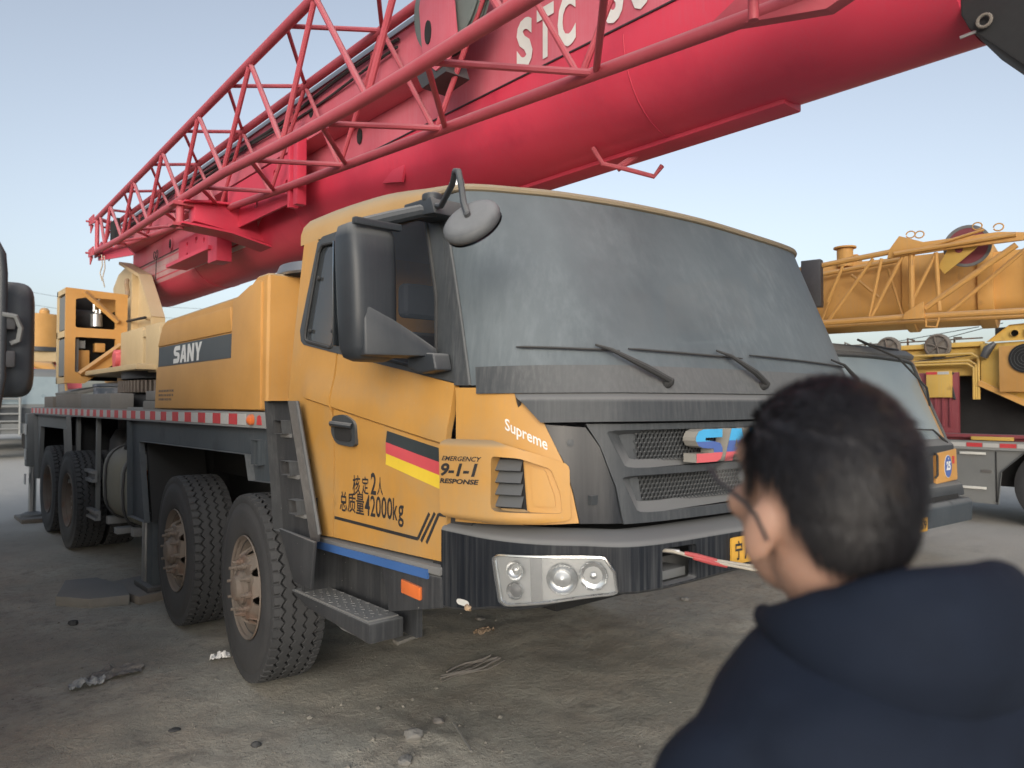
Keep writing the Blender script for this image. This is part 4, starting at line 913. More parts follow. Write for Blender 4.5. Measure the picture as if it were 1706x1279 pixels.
mb = MB(); mb.lathe([(0, .40), (.015, .405), (.05, .39), (.075, .38), (.08, .34), (.08, 0)], (.55, 4.46, 2.45), (0, 0, 1), 48)
mb.build('intake_cap', 'steel', HD)

# ---- telescopic boom
def useg(hw, zt, zc, rr_, n=20):
    pts = [(1.375 - hw, zt), (1.375 - hw, zc)]
    for k in range(1, n): q = math.pi * k / n; pts.append((1.375 - hw * math.cos(q), zc - rr_ * math.sin(q)))
    return pts + [(1.375 + hw, zc), (1.375 + hw, zt)]
sec = useg(.40, 4.08, 3.46, .43)
mb = MB(); mb.prism(sec, 'y', .93, 11.3); BM = mb.build('boom', 'red', CR, bevel=.006, sharp=25)
mb = MB(); patch(mb, [(11.28, 4.07), (.95, 4.07), (.95, 3.505), (11.28, 3.505)], plane_x(.973), .006, (), 1, .3, sign=1); mb.build('boom_side_plate', 'redpale', BM)
mb = MB(); patch(mb, [(11.2, 3.50), (6.6, 3.50), (7.2, 3.20), (11.2, 3.20)], lambda y, z: (1.375 - .402 * math.cos(math.asin((3.46 - z) / .43)) if z < 3.46 else .973, y, z), .004, (), .5, .03, sign=1, off=.002); mb.build('boom_reinforcement', 'redwhite', BM, fix=False)
mb = MB(); mb.bx(.966, .972, .95, 11.28, 3.497, 3.505); mb.build('weld_seam', 'ink', BM)
for y_ in (2.35, 6.1, 8.9):
    sw = useg(.402, 4.05, 3.46, .432)[1:-1]; MB().tube([(x_, y_, z_) for x_, z_ in sw], .0028, 5).build('weld_bead', 'red', BM)
sec2 = useg(.34, 4.02, 3.46, .37)
mb = MB(); mb.prism(sec2, 'y', -3.0, .94); mb.build('inner_boom_section', 'red', BM, bevel=.004, sharp=25)
mb = MB(); mb.prism([(.905, 3.00), (.93, 3.06), (.93, 4.0), (.4, 4.0), (.45, 2.62), (.70, 2.76)], 'x', 1.18, 1.57); HB = mb.build('boom_head_block', 'arch', BM, bevel=.01)
mb = MB(); mb.tube([(1.165, .85 + .022 * math.cos(a), 3.0 + .022 * math.sin(a)) for a in [i * .45 for i in range(15)]], .006, 6); mb.build('pin_ring', 'wood2', HB)
mb = MB(); mb.tube([(1.17, .93, 2.97), (1.2, .84, 2.99), (1.27, .78, 3.03)], .006, 6); mb.build('split_pin', 'steel', HB)
mb = MB(); mb.bx(1.33, 1.49, 1.70, 4.6, 3.01, 3.10); mb.build('wear_strip', 'red', BM, bevel=.012)
mb = MB(); mb.tube([(1.206, 2.77, 3.06), (1.25, 2.735, 2.97), (1.34, 2.66, 2.945), (1.465, 2.55, 2.90), (1.50, 2.52, 2.96)], .014, 8); mb.tube([(1.33, 2.70, 2.95), (1.40, 2.62, 3.02)], .02, 8); mb.build('rope_guide', 'redtube', BM)
mb = MB(); mb.prism([(4.66, 3.25), (4.33, 3.40), (4.40, 3.20)], 'x', 1.0, 1.02); mb.build('gusset', 'red', BM)
# rail along the boom's upper flank, its recess and its end bracket
mb = MB(); mb.bx(.80, .975, 3.75, 11.2, 3.74, 4.10); RL = mb.build('boom_rail', 'redpale', BM, bevel=.012)
mb = MB(); mb.bx(.785, .80, 3.75, 11.2, 4.085, 4.12); mb.build('rail_edge', 'steel', RL)
for k_, (z_, r_) in enumerate(((4.02, .014), (3.97, .010))):
    MB().tube([(.778 - .01 * math.sin(y_ * 3 + k_), y_, z_ + .018 * math.sin(y_ * 1.7 + k_ * 2)) for y_ in [11 - .3 * i for i in range(24)]], r_, 6).build('service_hose', 'rubber', RL)
for y_ in (10.2, 8.7, 7.2, 5.7, 4.4): MB().box((.775, y_, 3.995), (.035, .04, .11)).build('hose_clip', 'redtube', RL)
for y in (9.4, 7.6, 5.4):
    mb = MB(); mb.lathe([(0, .03), (.006, .03), (.008, 0)], (.80, y, 3.93), (-1, 0, 0), 12); mb.build('bolt_cap', 'dark', RL)
mb = MB(); mb.bx(.74, .80, 3.66, 3.75, 3.60, 4.16); mb.build('rail_end_plate', 'red', RL, bevel=.006)
# luffing sheaves beside the boom
for x in (.66, .72):
    mb = MB(); mb.lathe([(0, .10), (0, .30), (.012, .33), (.02, .30), (.032, .33), (.044, .30), (.044, .10)], (x, 3.42, 4.0), (1, 0, 0), 40); mb.build('sheave', 'sheave', BM)
def oval(y, z, a, b, n=20, t=0): return [(y + a * math.cos(q) * math.cos(t) - b * math.sin(q) * math.sin(t), z + a * math.cos(q) * math.sin(t) + b * math.sin(q) * math.cos(t)) for q in [2 * math.pi * k / n for k in range(n)]]
mb = MB(); mb.prism([(3.62, 3.98), (3.58, 4.2), (3.48, 4.28), (3.35, 4.2), (3.28, 3.9), (3.25, 3.68), (3.32, 3.57), (3.45, 3.55), (3.58, 3.66)], 'x', .62, .635); mb.build('sheave_cheek', 'redpale', BM, bevel=.004)
mb = MB(); mb.prism(oval(3.52, 3.80, .03, .07), 'x', .612, .62); mb.build('cheek_slot', 'dark', BM)
mb = MB(); mb.prism([(3.66, 3.60), (3.40, 3.62), (3.36, 3.52), (3.6, 3.50)], 'x', .63, .8); mb.build('sheave_bracket', 'darksteel', BM)
mb = MB(); mb.prism(oval(4.93, 3.66, .035, .06), 'x', .960, .966); mb.build('boom_slot', 'dark', BM)
for (y, z) in ((9.55, 3.60),):
    mb = MB(); mb.prism(oval(y, z, .07, .085), 'x', .955, .966); o = mb.build('boom_port', 'redpale', BM); mb = MB(); mb.prism(oval(y, z, .035, .06), 'x', .950, .956); mb.build('port_hole', 'dark', o)
# STC lettering
for ch, y0 in (('S', 3.135), ('T', 2.965), ('C', 2.80), ('6', 2.475), ('0', 2.30), ('0', 2.13)):
    mb = MB(); text(mb, ch, lambda x, y, d: (.9655 if False else .9645 - d, y0 - .135 * x - .0 * y, 3.535 + .29 * y), bold=.045, shear=0); mb.build('lettering', 'sticker_w', BM, smooth=False, fix=False)
# bracket plates hanging under the rail, with holes
def plate(y0, y1, z0, z1, x, holes, name='bracket_plate', m='red', th=.02):
    mb = MB(); patch(mb, [(y1, z0), (y1, z1), (y0, z1), (y0, z0)], plane_x(x), th, holes, .3, .2, sign=-1); return mb.build(name, m, BM)
plate(5.55, 7.2, 3.30, 3.72, .80, [oval(6.9, 3.5, .03, .045), oval(6.5, 3.45, .05, .05), oval(6.1, 3.62, .03, .03), oval(5.85, 3.45, .05, .06)])
mb = MB(); mb.bx(.72, .80, 5.48, 5.55, 3.22, 3.76); mb.bx(.72, .80, 5.62, 5.66, 3.22, 3.76); mb.build('bracket_rib', 'red', BM, bevel=.004)
plate(7.6, 8.9, 3.22, 3.50, .86, [oval(8.6, 3.42, .03, .03), oval(8.3, 3.42, .04, .04), oval(8.6, 3.3, .03, .03), oval(8.05, 3.38, .03, .03)])
mb = MB(); mb.bx(.75, .9, 7.35, 7.6, 3.05, 3.52); mb.build('bracket_rib', 'red', BM, bevel=.004); mb = MB(); mb.bx(.72, .95, 7.5, 8.9, 3.18, 3.22); mb.build('bracket_flange', 'red', BM, bevel=.004)
# cross arm that carries the folded jib
mb = MB(); loft(mb, [[(x, y0, z0), (x, y1, z0), (x, y1, z1), (x, y0, z1)] for x, y0, y1, z0, z1 in ((.40, 6.92, 7.08, 3.30, 3.46), (.70, 6.92, 7.08, 3.26, 3.50), (1.05, 6.92, 7.08, 3.20, 3.52), (1.5, 6.92, 7.08, 3.10, 3.53))]); AR = mb.build('jib_support_arm', 'red', BM, bevel=.008)
mb = MB(); mb.prism([(.30, 3.465), (.55, 3.50), (1.5, 3.55), (1.5, 3.535), (.55, 3.48), (.30, 3.45)], 'y', 6.86, 7.14); mb.prism([(.28, 3.25), (.72, 3.225), (1.45, 3.07), (1.45, 3.085), (.72, 3.245), (.28, 3.27)], 'y', 6.86, 7.14); mb.build('arm_flange', 'red', AR)
mb = MB(); mb.cyl((.30, 7.0, 3.22), (.30, 7.0, 3.48), .035, 14); mb.bx(.22, .40, 6.93, 7.07, 3.24, 3.27); mb.bx(.22, .40, 6.93, 7.07, 3.43, 3.46); mb.build('arm_pin', 'redtube', AR)

# ---- lattice jib
def itp(tab, y):
    for (a, va), (b, vb) in zip(tab, tab[1:]):
        if a >= y >= b or a <= y <= b: return va + (vb - va) * (y - a) / (b - a)
    return tab[0][1] if abs(y - tab[0][0]) < abs(y - tab[-1][0]) else tab[-1][1]
BZ = [(11.4, 3.71), (9.6, 3.60), (7.1, 3.517), (5.9, 3.47), (4.68, 3.367), (3.49, 3.29), (2.3, 3.254), (.5, 3.20)]
DZ = [(11.4, 3.79), (5.8, 3.397), (3.3, 3.24), (1.5, 3.12), (.5, 3.06)]
XN = lambda y: .22 + (max(y, 1.5) - 4) * .037
A_ = lambda y: Vector((XN(y), y, 4.14)); B_ = lambda y: Vector((XN(y), y, itp(BZ, y))); C_ = lambda y: Vector((.70, y, 4.09)); D_ = lambda y: Vector((.72, y, itp(DZ, y)))
JB = MB(); JB.tube([B_(11.35 - k * .55) for k in range(20)], .0355, 12); JB = JB.build('lattice_jib', 'redtube', CR)
for f_, nm in ((A_, 1), (C_, 1), (D_, .95)): MB().tube([f_(11.2 - k * .55) for k in range(20)], .033 * nm, 12).build('jib_chord', 'redtube', JB)
def lace(a, b, r=.020): MB().tube([a, b], r * .92, 8, cap=False).build('lacing_bar', 'redtube', JB, fix=False)
AN = [10.95, 10.3, 9.02, 7.77, 6.57, 5.3, 4.17, 2.95, 1.8]; BN = [10.6, 9.6, 8.34, 7.1, 5.9, 4.68, 3.49, 2.3, 1.1]
for i in range(len(AN)):
    if i < len(BN):
        lace(A_(AN[i]), B_(BN[i]), .021)
        if i + 1 < len(AN): lace(B_(BN[i]), A_(AN[i + 1]), .021)
        lace(C_(AN[i]), D_(BN[i] + .1), .018)
        if i + 1 < len(AN): lace(D_(BN[i] + .1), C_(AN[i + 1]), .018)
for i in range(1, len(AN)):
    m0 = AN[i] + .5 * (AN[i - 1] - AN[i]) * .8
    lace(A_(m0), C_(AN[i]), .018); lace(A_(m0), C_(AN[i - 1]), .016)
for i in range(1, len(BN)):
    m0 = BN[i] + .5 * (BN[i - 1] - BN[i])
    lace(B_(m0), D_(BN[i]), .020); lace(B_(m0), D_(BN[i - 1]), .018)
lace(A_(11.15), B_(11.15), .03); lace(C_(11.15), D_(11.15), .03); lace(A_(11.15), C_(11.15), .03)
mb = MB(); mb.box((.60, 10.7, 3.92), (.04, .35, .26)); mb.build('jib_pulley', 'dark', JB, bevel=.01)
mb = MB(); mb.prism([(11.45, 3.62), (11.45, 3.80), (11.3, 3.86), (11.1, 3.72), (10.6, 3.66), (9.9, 3.55), (9.6, 3.42), (11.1, 3.58)], 'x', .56, .58); mb.build('jib_end_plate', 'red', JB)
for f_ in (A_, B_, C_, D_):
    p = f_(11.3); mb = MB(); mb.prism([(p.y + .18, p.z + .05), (p.y - .1, p.z + .06), (p.y - .1, p.z - .06), (p.y + .18, p.z - .05)], 'x', p.x - .045, p.x - .03); mb.prism([(p.y + .18, p.z + .05), (p.y - .1, p.z + .06), (p.y - .1, p.z - .06), (p.y + .18, p.z - .05)], 'x', p.x + .03, p.x + .045); mb.cyl((p.x - .09, p.y + .12, p.z), (p.x + .09, p.y + .12, p.z), .014, 8); mb.tube([(p.x - .02, p.y + .1, p.z - .04), (p.x - .03, p.y + .12, p.z - .16)], [.025, .006], 8); mb.build('jib_lug', 'redtube', JB)
mb = MB()
for (p, L) in (((.50, 10.95, 3.62), .35), ((.52, 10.9, 3.6), .42)):
    mb.tube([p, (p[0] + .01, p[1], p[2] - L * .4), (p[0] - .015, p[1] + .01, p[2] - L * .7), (p[0] + .01, p[1], p[2] - L)], .008, 5)
mb.build('hanging_cord', 'cable', JB)
mb = MB(); mb.tube([(.9 + .0 * k, 9.95 + .09 * math.cos(k), 3.52 + .05 * math.sin(k * 2)) for k in [i * .5 for i in range(14)]], .005, 5); mb.tube([(.92, 10.0, 3.5), (.92, 10.02, 3.2)], .006, 5); mb.build('tied_wire', 'rubber', BM)
mb = MB(); p = D_(1.55)
mb.prism([(1.7, 3.14), (1.45, 3.25), (1.1, 3.25), (.9, 3.1), (1.2, 3.02)], 'x', .70, .76); mb.cyl((.60, 1.42, 3.03), (.60, 1.42, 3.12), .02, 10); mb.build('jib_lug', 'redtube', JB, bevel=.004)
mb = MB(); mb.tube([(.66, 1.3 + .06 * math.cos(k), 3.16 + .035 * math.sin(k)) for k in [i * .4 for i in range(17)]], .004, 5); mb.build('retaining_ring', 'steel', JB)

# ---- turntable and superstructure
mb = MB(); mb.cyl((1.375, 9.2, 1.58), (1.375, 9.2, 1.74), .95, 56); mb.cyl((1.375, 9.2, 1.92), (1.375, 9.2, 2.0), 1.0, 56); TT = mb.build('slewing_ring', 'darksteel', CR)
mb = MB(); mb.cyl((1.375, 9.2, 1.76), (1.375, 9.2, 1.90), .96, 56)
for k in range(110):
    q = 2 * math.pi * k / 110; rt = Matrix.Rotation(q, 3, 'Z'); mb.box(rt @ Vector((1.0, 0, 0)) + Vector((1.375, 9.2, 1.83)), (.07, .026, .13), rt)
mb.build('gear_teeth', 'rim', TT, smooth=False)['kind'] = 'stuff'
mb = MB(); mb.bx(.3, 2.4, 8.4, 11.6, 2.0, 2.06); mb.build('superstructure_floor', 'cream', CR, bevel=.01)
FR = MB(); Y0 = 10.85
def plane_y(y): return lambda x, z: (x, y, z)
h1 = rnd([(.19, 2.62), (.66, 2.62), (.66, 3.02), (.30, 3.02), (.19, 2.99)], .08); h2 = rnd([(.19, 2.12), (.64, 2.46), (.66, 2.50), (.19, 2.52)], .08)
h2 = rnd([(.19, 2.05), (.30, 2.02), (.66, 2.34), (.66, 2.50), (.19, 2.50)], .06)
patch(FR, [(.08, 1.90), (.30, 1.90), (.72, 2.22), (.80, 2.22), (.80, 3.10), (.08, 3.13)], plane_y(Y0), .06, [h1, h2], .3, .3, sign=1)
FR = FR.build('engine_frame', 'ochre', CR)
mb = MB(); mb.bx(.08, .14, Y0 + .06, Y0 + .60, 3.06, 3.13); mb.bx(.08, .14, Y0 + .06, Y0 + .6, 2.5, 2.58); mb.bx(.08, .14, Y0 + .06, Y0 + .6, 1.90, 1.98); mb.bx(.08, .14, Y0 + .54, Y0 + .60, 1.9, 3.13); mb.build('lit_side_frame', 'cream', FR)  # paler paint than the front puts the lit side into the colour
for z0, z1 in ((2.60, 3.04), (2.0, 2.48)):
    mb = MB(); mb.bx(.10, .12, Y0 + .06, Y0 + .54, z0, z1); mb.build('radiator_panel', 'framegrey', FR)
mb = MB(); mb.tube([(.28, Y0 - .03, 3.08), (.68, Y0 - .03, 2.72)], .035, 4); mb.build('diagonal_brace', 'ochre', FR)
mb = MB(); mb.tube([(.24, Y0 - .03, 2.02), (.72, Y0 - .03, 2.42)], .035, 4); mb.build('diagonal_brace', 'ochre', FR)
mb = MB(); mb.bx(.14, .80, Y0 + .5, Y0 + .6, 1.95, 3.1); mb.bx(.2, .7, Y0 + .25, Y0 + .5, 2.05, 2.4); mb.lathe([(0, 0), (0, .14), (.3, .14), (.3, 0)], (.22, Y0 + .32, 2.75), (1, 0, 0), 20); mb.build('engine_block', 'dark', FR)
mb = MB(); mb.lathe([(0, 0), (0, .07), (.16, .07), (.18, .03), (.22, .03), (.22, 0)], (.46, Y0 + .15, 2.66), (0, 0, 1), 18); mb.tube([(.43, Y0 + .15, 2.86), (.43, Y0 + .15, 2.96)], .018); mb.tube([(.50, Y0 + .15, 2.84), (.50, Y0 + .15, 2.94)], .018); mb.build('air_cylinder', 'satin', FR)
mb = MB(); mb.lathe([(0, 0), (0, .12), (.25, .12), (.25, 0)], (.62, Y0 + .2, 2.98), (0, 1, 0), 20); mb.build('drive_unit', 'ochre', FR); mb = MB(); mb.bx(.44, .56, Y0 + .1, Y0 + .25, 2.32, 2.44); mb.bx(.22, .38, Y0 + .12, Y0 + .3, 2.08, 2.34); mb.build('drive_unit', 'ochre', FR, bevel=.01)
mb = MB(); mb.bx(.20, .24, Y0 + .05, Y0 + .12, 2.05, 2.48); mb.bx(.24, .32, Y0 + .08, Y0 + .2, 2.36, 2.46); mb.build('pipe_bracket', 'framegrey', FR)
mb = MB(); mb.bx(.5, .9, 9.9, 10.3, 2.06, 2.16); mb.cyl((.45, 10.0, 2.2), (.95, 10.0, 2.2), .10, 18); mb.tube([(.45, 9.95, 2.25), (.6, 9.9, 2.3), (.85, 9.95, 2.22)], .03); mb.build('winch_motor', 'lred', CR, bevel=.01)
gp = [(11.9, 2.7), (12.2, 3.35), (11.9, 3.52), (11.35, 3.60), (10.35, 3.30), (9.75, 2.70), (9.75, 1.97), (11.4, 1.97)]
mb = MB(); mb.prism(gp, 'x', .92, .96); TG = mb.build('turret_plate', 'cream', CR, bevel=.008)
mb = MB()
pl = [(11.35, 3.60), (10.35, 3.30), (9.75, 2.70), (9.75, 2.0)]
for a, b in zip(pl, pl[1:]):
    dv = Vector((0, b[0] - a[0], b[1] - a[1])).normalized(); nn = Vector((0, dv.z, -dv.y)) * .02
    mb.add([Vector((x, *a)) + s_ * nn for x in (.80, .96) for s_ in (-1, 1)] + [Vector((x, *b)) + s_ * nn for x in (.80, .96) for s_ in (-1, 1)], [(0, 1, 3, 2), (4, 6, 7, 5), (0, 4, 5, 1), (2, 3, 7, 6), (0, 2, 6, 4), (1, 5, 7, 3)])
mb.build('plate_flange', 'cream', TG)
mb = MB(); mb.bx(.84, .92, 10.8, 10.86, 2.0, 3.42); mb.bx(.84, .92, 10.1, 10.14, 2.7, 2.74); mb.build('plate_rib', 'cream', TG)
mb = MB(); mb.tube([(.8, 11.0, 2.75), (.8, 10.0, 2.72)], .018); mb.build('hydraulic_pipe', 'dark', TG)
mb = MB()
mb.tube([(.86, 11.15, 3.35), (.84, 11.1, 3.28), (.86, 11.12, 3.18), (.84, 11.05, 3.10)], .03); mb.build('hose_block', 'straw', TG)
mb = MB(); mb.bx(.50, .64, 8.95, 9.9, 1.98, 2.50); mb.bx(.50, .64, 8.30, 8.83, 1.98, 2.50); mb.bx(.50, .64, 8.83, 8.95, 2.38, 2.46); mb.bx(.64, 1.3, 8.30, 9.9, 1.98, 2.495); mb.build('battery_box', 'cream', CR, bevel=.012)
mb = MB(); mb.bx(.62, .645, 8.83, 8.95, 1.99, 2.38); mb.build('box_slot', 'wood2', CR)
mb = MB(); mb.bx(.9, 2.2, 11.5, 12.6, 1.95, 2.6); mb.build('counterweight', 'ochre', CR, bevel=.04)

# ================================================================== things lying on the deck
def timber(x0, x1, y0, y1, z0, z1, m, label, seed, group='timber blocks on the crane deck', tilt=0, name='timber_block'):
    mb = MB(); mb.box(((x0 + x1) / 2, (y0 + y1) / 2, (z0 + z1) / 2), (x1 - x0, y1 - y0, z1 - z0), Matrix.Rotation(R(tilt), 3, 'Y') @ Matrix.Rotation(R(seed), 3, 'Z'))
    return solo(mb, name, m, label, 'timber', group, bevel=.012)
timber(.13, .36, 8.72, 10.12, 1.577, 1.75, 'wood', 'pale grey timber block on the deck edge, nearest to the slewing ring', .4)
timber(.16, .42, 10.18, 11.95, 1.577, 1.755, 'wood2', 'darker grey timber block on the deck edge below the engine frame', -.5)
timber(.14, .40, 12.02, 12.65, 1.577, 1.74, 'wood2', 'short dark timber block at the rear end of the deck', .8)
timber(.20, .50, 10.8, 12.1, 1.78, 1.83, 'wood', 'pale board tilted on top of the dark timber block', 2, tilt=-14, name='timber_board')
timber(.12, .32, 7.06, 7.42, 1.577, 1.665, 'wood', 'lower of two small rounded blocks beside the yellow engine hood', 1)
timber(.13, .31, 7.07, 7.40, 1.667, 1.755, 'wood', 'upper of two small rounded blocks beside the yellow engine hood', -2)
timber(.30, .62, 7.45, 8.9, 1.577, 1.60, 'rail', 'thin grey board lying flat below the slewing ring', .0, name='timber_board')
mb = MB(); mb.lathe([(0, 0), (0, .30), (.03, .32), (.25, .32), (.27, .30), (.27, .33), (.30, .33), (.31, .28), (.31, 0)], (.62, 10.3, 1.58), (0, 0, 1), 36)
solo(mb, 'plastic_drum', mat('blue_black_drum', (.03, .05, .08), .45, dust=.3, up=.8, spot=((.35, .35, .4), 5, .5, .7)), 'low dark blue drum with a dusty lid behind the timber blocks', 'drum')
# tow cable across the front of the bumper
tc_ = thing('tow_cable', 'cream tow cable with red taping strung from the tow hook past the number plate', 'cable', (.46, 1.84, 1.075))
for dz, dy in ((0, 0), (-.012, -.02)):
    pp = [(.44, 1.80, 1.088), (.50, 1.715, 1.082), (.60, 1.62 + dy * .3, 1.052 + dz * .5), (.73, 1.53 + dy, 1.025 + dz), (1.1, 1.50 + dy, .99 + dz), (1.6, 1.50 + dy, .985 + dz), (2.1, 1.62 + dy, 1.03), (2.24, 1.80, 1.07)]
    MB().tube(pp, .0065, 8).build('cable_strand', 'cable', tc_)
mb = MB(); mb.tube([(.53, 1.685, 1.075), (.56, 1.655, 1.066), (.62, 1.605, 1.047)], [.008, .0105, .0085], 8); mb.tube([(.55, 1.66, 1.060), (.60, 1.61, 1.042), (.65, 1.58, 1.028)], [.0075, .009, .0075], 8); mb.build('red_wrap', 'cablered', tc_)
mb = MB(); mb.tube([(.42, 1.82, 1.09), (.445, 1.79, 1.092)], [.018, .014], 10); mb.build('red_knob', 'cablered', tc_)
mb = MB(); mb.tube([(.44, 1.80, 1.09), (.52, 1.70, 1.08)], .010, 8); mb.build('cable_end', 'steel', tc_)

# ================================================================== litter, stones and boards on the ground
def stone(x, y, r, m, label, seed, flat=.6, name='stone', cat='stone'):
    mb = MB(); rock_geo(mb, (0, 0, 0), r, seed, flat, 12); mb.v = [v + Vector((x, y, gh(x, y) + r * flat * .45)) for v in mb.v]
    return solo(mb, name, m, label, cat, smooth=False)
stone(-.366, 3.52, .028, 'tyre', 'small black clod on bare ground, nearest the bottom edge of the photo', 4, name='dirt_clod', cat='clod')
stone(-.627, 6.31, .04, 'tyre', 'black clod on dark ground left of the second wheel, by the flat slab', 9, name='dirt_clod', cat='clod')
stone(-.60, 3.99, .03, 'tyre', 'thin dark scrap on the ground below the crumpled plastic', 12, .25, name='rubber_scrap', cat='scrap')
stone(.20, 3.02, .045, 'wood', 'pale stone in the heap of rubble before the front wheel', 21)
stone(.05, 2.86, .035, 'wood', 'small pale stone at the near edge of the rubble heap', 25)
stone(.42, 3.12, .03, 'wood2', 'brown stone on the right flank of the rubble heap', 27)
stone(1.75, 4.45, .05, 'wood2', 'flat brown stone below the torn bumper corner', 31, .3)
stone(3.35, 3.72, .035, 'wood', 'small grey stone alone on the bare ground right of the bumper', 33)
def crumple(x, y, rx, ry, h, m, name, label, cat, seed):
    n = 14; vs = []; fs = []
    for j in range(n):
        for i in range(n):
            a, b = i / (n - 1) * 2 - 1, j / (n - 1) * 2 - 1
            k = noise.noise(Vector((a * 2.2, b * 2.2, seed))); k2 = noise.noise(Vector((a * 4, b * 4, seed + 5)))
            edge = 1 - .25 * noise.noise(Vector((math.atan2(b, a), seed, 1)))
            px_, py_ = x + a * rx * edge * (1 - .2 * abs(b)), y + b * ry * edge * (1 - .25 * abs(a))
            vs.append((px_, py_, gh(px_, py_) + .008 + h * max(0, .45 + k + .5 * k2) * (1 - .5 * (a * a + b * b) / 2)))
    fs = [(j * n + i, j * n + i + 1, (j + 1) * n + i + 1, (j + 1) * n + i) for j in range(n - 1) for i in range(n - 1)]
    return solo(MB().add(vs, fs), name, m, label, cat, smooth=False, fix=False)
crumple(-0.075, 4.835, .065, .05, .045, 'paper', 'paper_tissue', 'crumpled white tissue on the ground beside the front wheel', 'tissue', 3)
crumple(-.815, 4.90, .10, .06, .06, mat('clear_plastic_film', (.35, .37, .38), .25, dust=.3, up=.2), 'plastic_scrap', 'crumpled grey plastic scrap on a low dirt mound at left', 'plastic', 8)
crumple(-.64, 5.0, .16, .10, .03, M['wood2'], 'dirt_mound', 'low brown mound of soil beside the crumpled plastic', 'mound', 11)
mb = MB()
rr = random.Random(2)
for k in range(7):
    x0 = .78 + k * .02; mb.tube([(x0 + t * (.50 - .03 * k), 3.60 + .02 * k + .02 * math.sin(t * 7 + k), gh(x0 + t * .4, 3.6) + .012 + .006 * (k % 3)) for t in [i / 6 for i in range(7)]], [.004 + .003 * (k % 2)] * 7, 5)
solo(mb, 'dry_twigs', 'wood2', 'bundle of dry brown twigs on the ground under the bumper', 'twigs')
mb = MB(); mb.tube([(.32 + .02 * t, 2.72 + .05 * t, gh(.35, 2.8) + .02 + .004 * (t % 2)) for t in range(7)], .006, 5); solo(mb, 'stick', 'wood', 'thin grey stick on the near side of the rubble heap', 'stick')
def slab(poly, z0, z1, m, name, label, cat):
    mb = MB(); mb.prism(poly, 'z', z0, z1); mb.v = [v + Vector((.02 * noise.noise(v * 3), .02 * noise.noise(v * 3 + Vector((5, 0, 0))), .015 * noise.noise(v * 4))) for v in mb.v]
    return solo(mb, name, m, label, cat, bevel=.012)
slab([(-.10, 6.62), (.26, 6.70), (.30, 7.2), (.1, 7.45), (-.20, 7.3)], -.02, .055, 'wood2', 'wooden_pad', 'dark wooden pad under the outrigger leg behind the second wheel', 'pad')
slab([(-.62, 7.05), (-.42, 6.78), (-.15, 6.68), (-.10, 7.1), (-.22, 7.5), (-.45, 7.6)], -.02, .07, 'wood', 'stone_slab', 'flat grey broken slab on the ground left of the wooden pad', 'slab')
slab([(-.20, 12.1), (.25, 12.1), (.25, 12.8), (-.20, 12.8)], -.02, .04, 'wood2', 'wooden_pad', 'wooden pad below the rear outrigger foot', 'pad')

stone(2.9, 4.6, .04, 'wood2', 'brown clod on the open ground between the bumper and the man', 41, .4, name='dirt_clod', cat='clod')
crumple(1.55, 4.15, .09, .05, .03, M['straw'], 'straw_wisp', 'wisp of pale straw on the ground below the torn bumper corner', 'straw', 14)
slab([(.95, 4.35), (1.18, 4.40), (1.2, 4.46), (.96, 4.43)], -.01, .02, 'wood', 'wood_splinter', 'short flat wood splinter on the ground behind the twigs', 'splinter')

# ================================================================== neighbouring truck, only its mirror reaches into the picture
NT = thing('parked_truck', 'neighbouring truck whose black wing mirror on a tube arm shows at the left edge', 'truck', (-3.1, 6, 0))
mb = MB(); mb.prism([(3.15, .6), (3.15, 1.5), (3.35, 2.6), (3.6, 2.75), (5.2, 2.75), (5.2, .6)], 'x', -4.3, -1.9); mb.build('cab', 'cream', NT, bevel=.05)
mb = MB(); mb.prism([(3.145, 1.55), (3.33, 2.5), (3.35, 2.5), (3.165, 1.55)], 'x', -4.1, -2.1); mb.build('windscreen', 'wind', NT)
mb = MB(); mb.bx(-4.3, -1.92, 5.3, 12.5, 1.0, 2.62); mb.build('unseen_cargo_box', 'framegrey', NT, bevel=.03)  # unseen; height and length chosen to shade the big crane's flank
mb = MB(); mb.bx(-4.3, -1.9, 3.0, 3.2, .45, .85); mb.build('bumper', 'plastic', NT, bevel=.03)
mb = MB(); mb.bx(-3.6, -2.6, 3.3, 12.4, .6, 1.0); mb.build('chassis_frame', 'dark', NT)
for y in (4.0, 9.6, 10.9):
    for x in (-4.25, -2.2):
        mb = MB(); mb.lathe([(0, .0), (.02, .25), (0, .3), (0, .46), (.03, .5), (.27, .5), (.3, .46), (.3, 0)], (x, y, .5), (1, 0, 0), 32); mb.build('wheel', 'tyre', NT)
MX, MY = -1.545, 2.86
mb = MB(); mb.v = []
cxm = Vector((-1.521, 2.878, 0)); rtm = Matrix.Rotation(R(-8), 3, 'Z')
def rsec(w_, h_, y, zc, e=.42, n=32):
    out = []
    for k in range(n):
        q = 2 * math.pi * k / n; c, s_ = math.cos(q), math.sin(q)
        out.append((w_ * math.copysign(abs(c) ** e, c), y, zc + h_ * math.copysign(abs(s_) ** e, s_)))
    return [tuple(rtm @ Vector((p[0], p[1], 0)) + Vector((cxm.x, cxm.y, p[2]))) for p in out]
loft(mb, [rsec(.085, .15, -.045, 1.848), rsec(.115, .172, -.038, 1.848, .35), rsec(.126, .184, -.02, 1.848, .3), rsec(.13, .190, .02, 1.848, .28), rsec(.126, .186, .035, 1.848, .28)])
NM = mb.build('wing_mirror', 'vinyl', NT, sharp=60)
mb = MB(); loft(mb, [rsec(.118, .176, .036, 1.848, .28), rsec(.118, .176, .040, 1.848, .28)]); mb.build('mirror_glass', 'mirror', NM)
mb = MB(); ax_, ay_ = -1.468 + -.002, 2.79
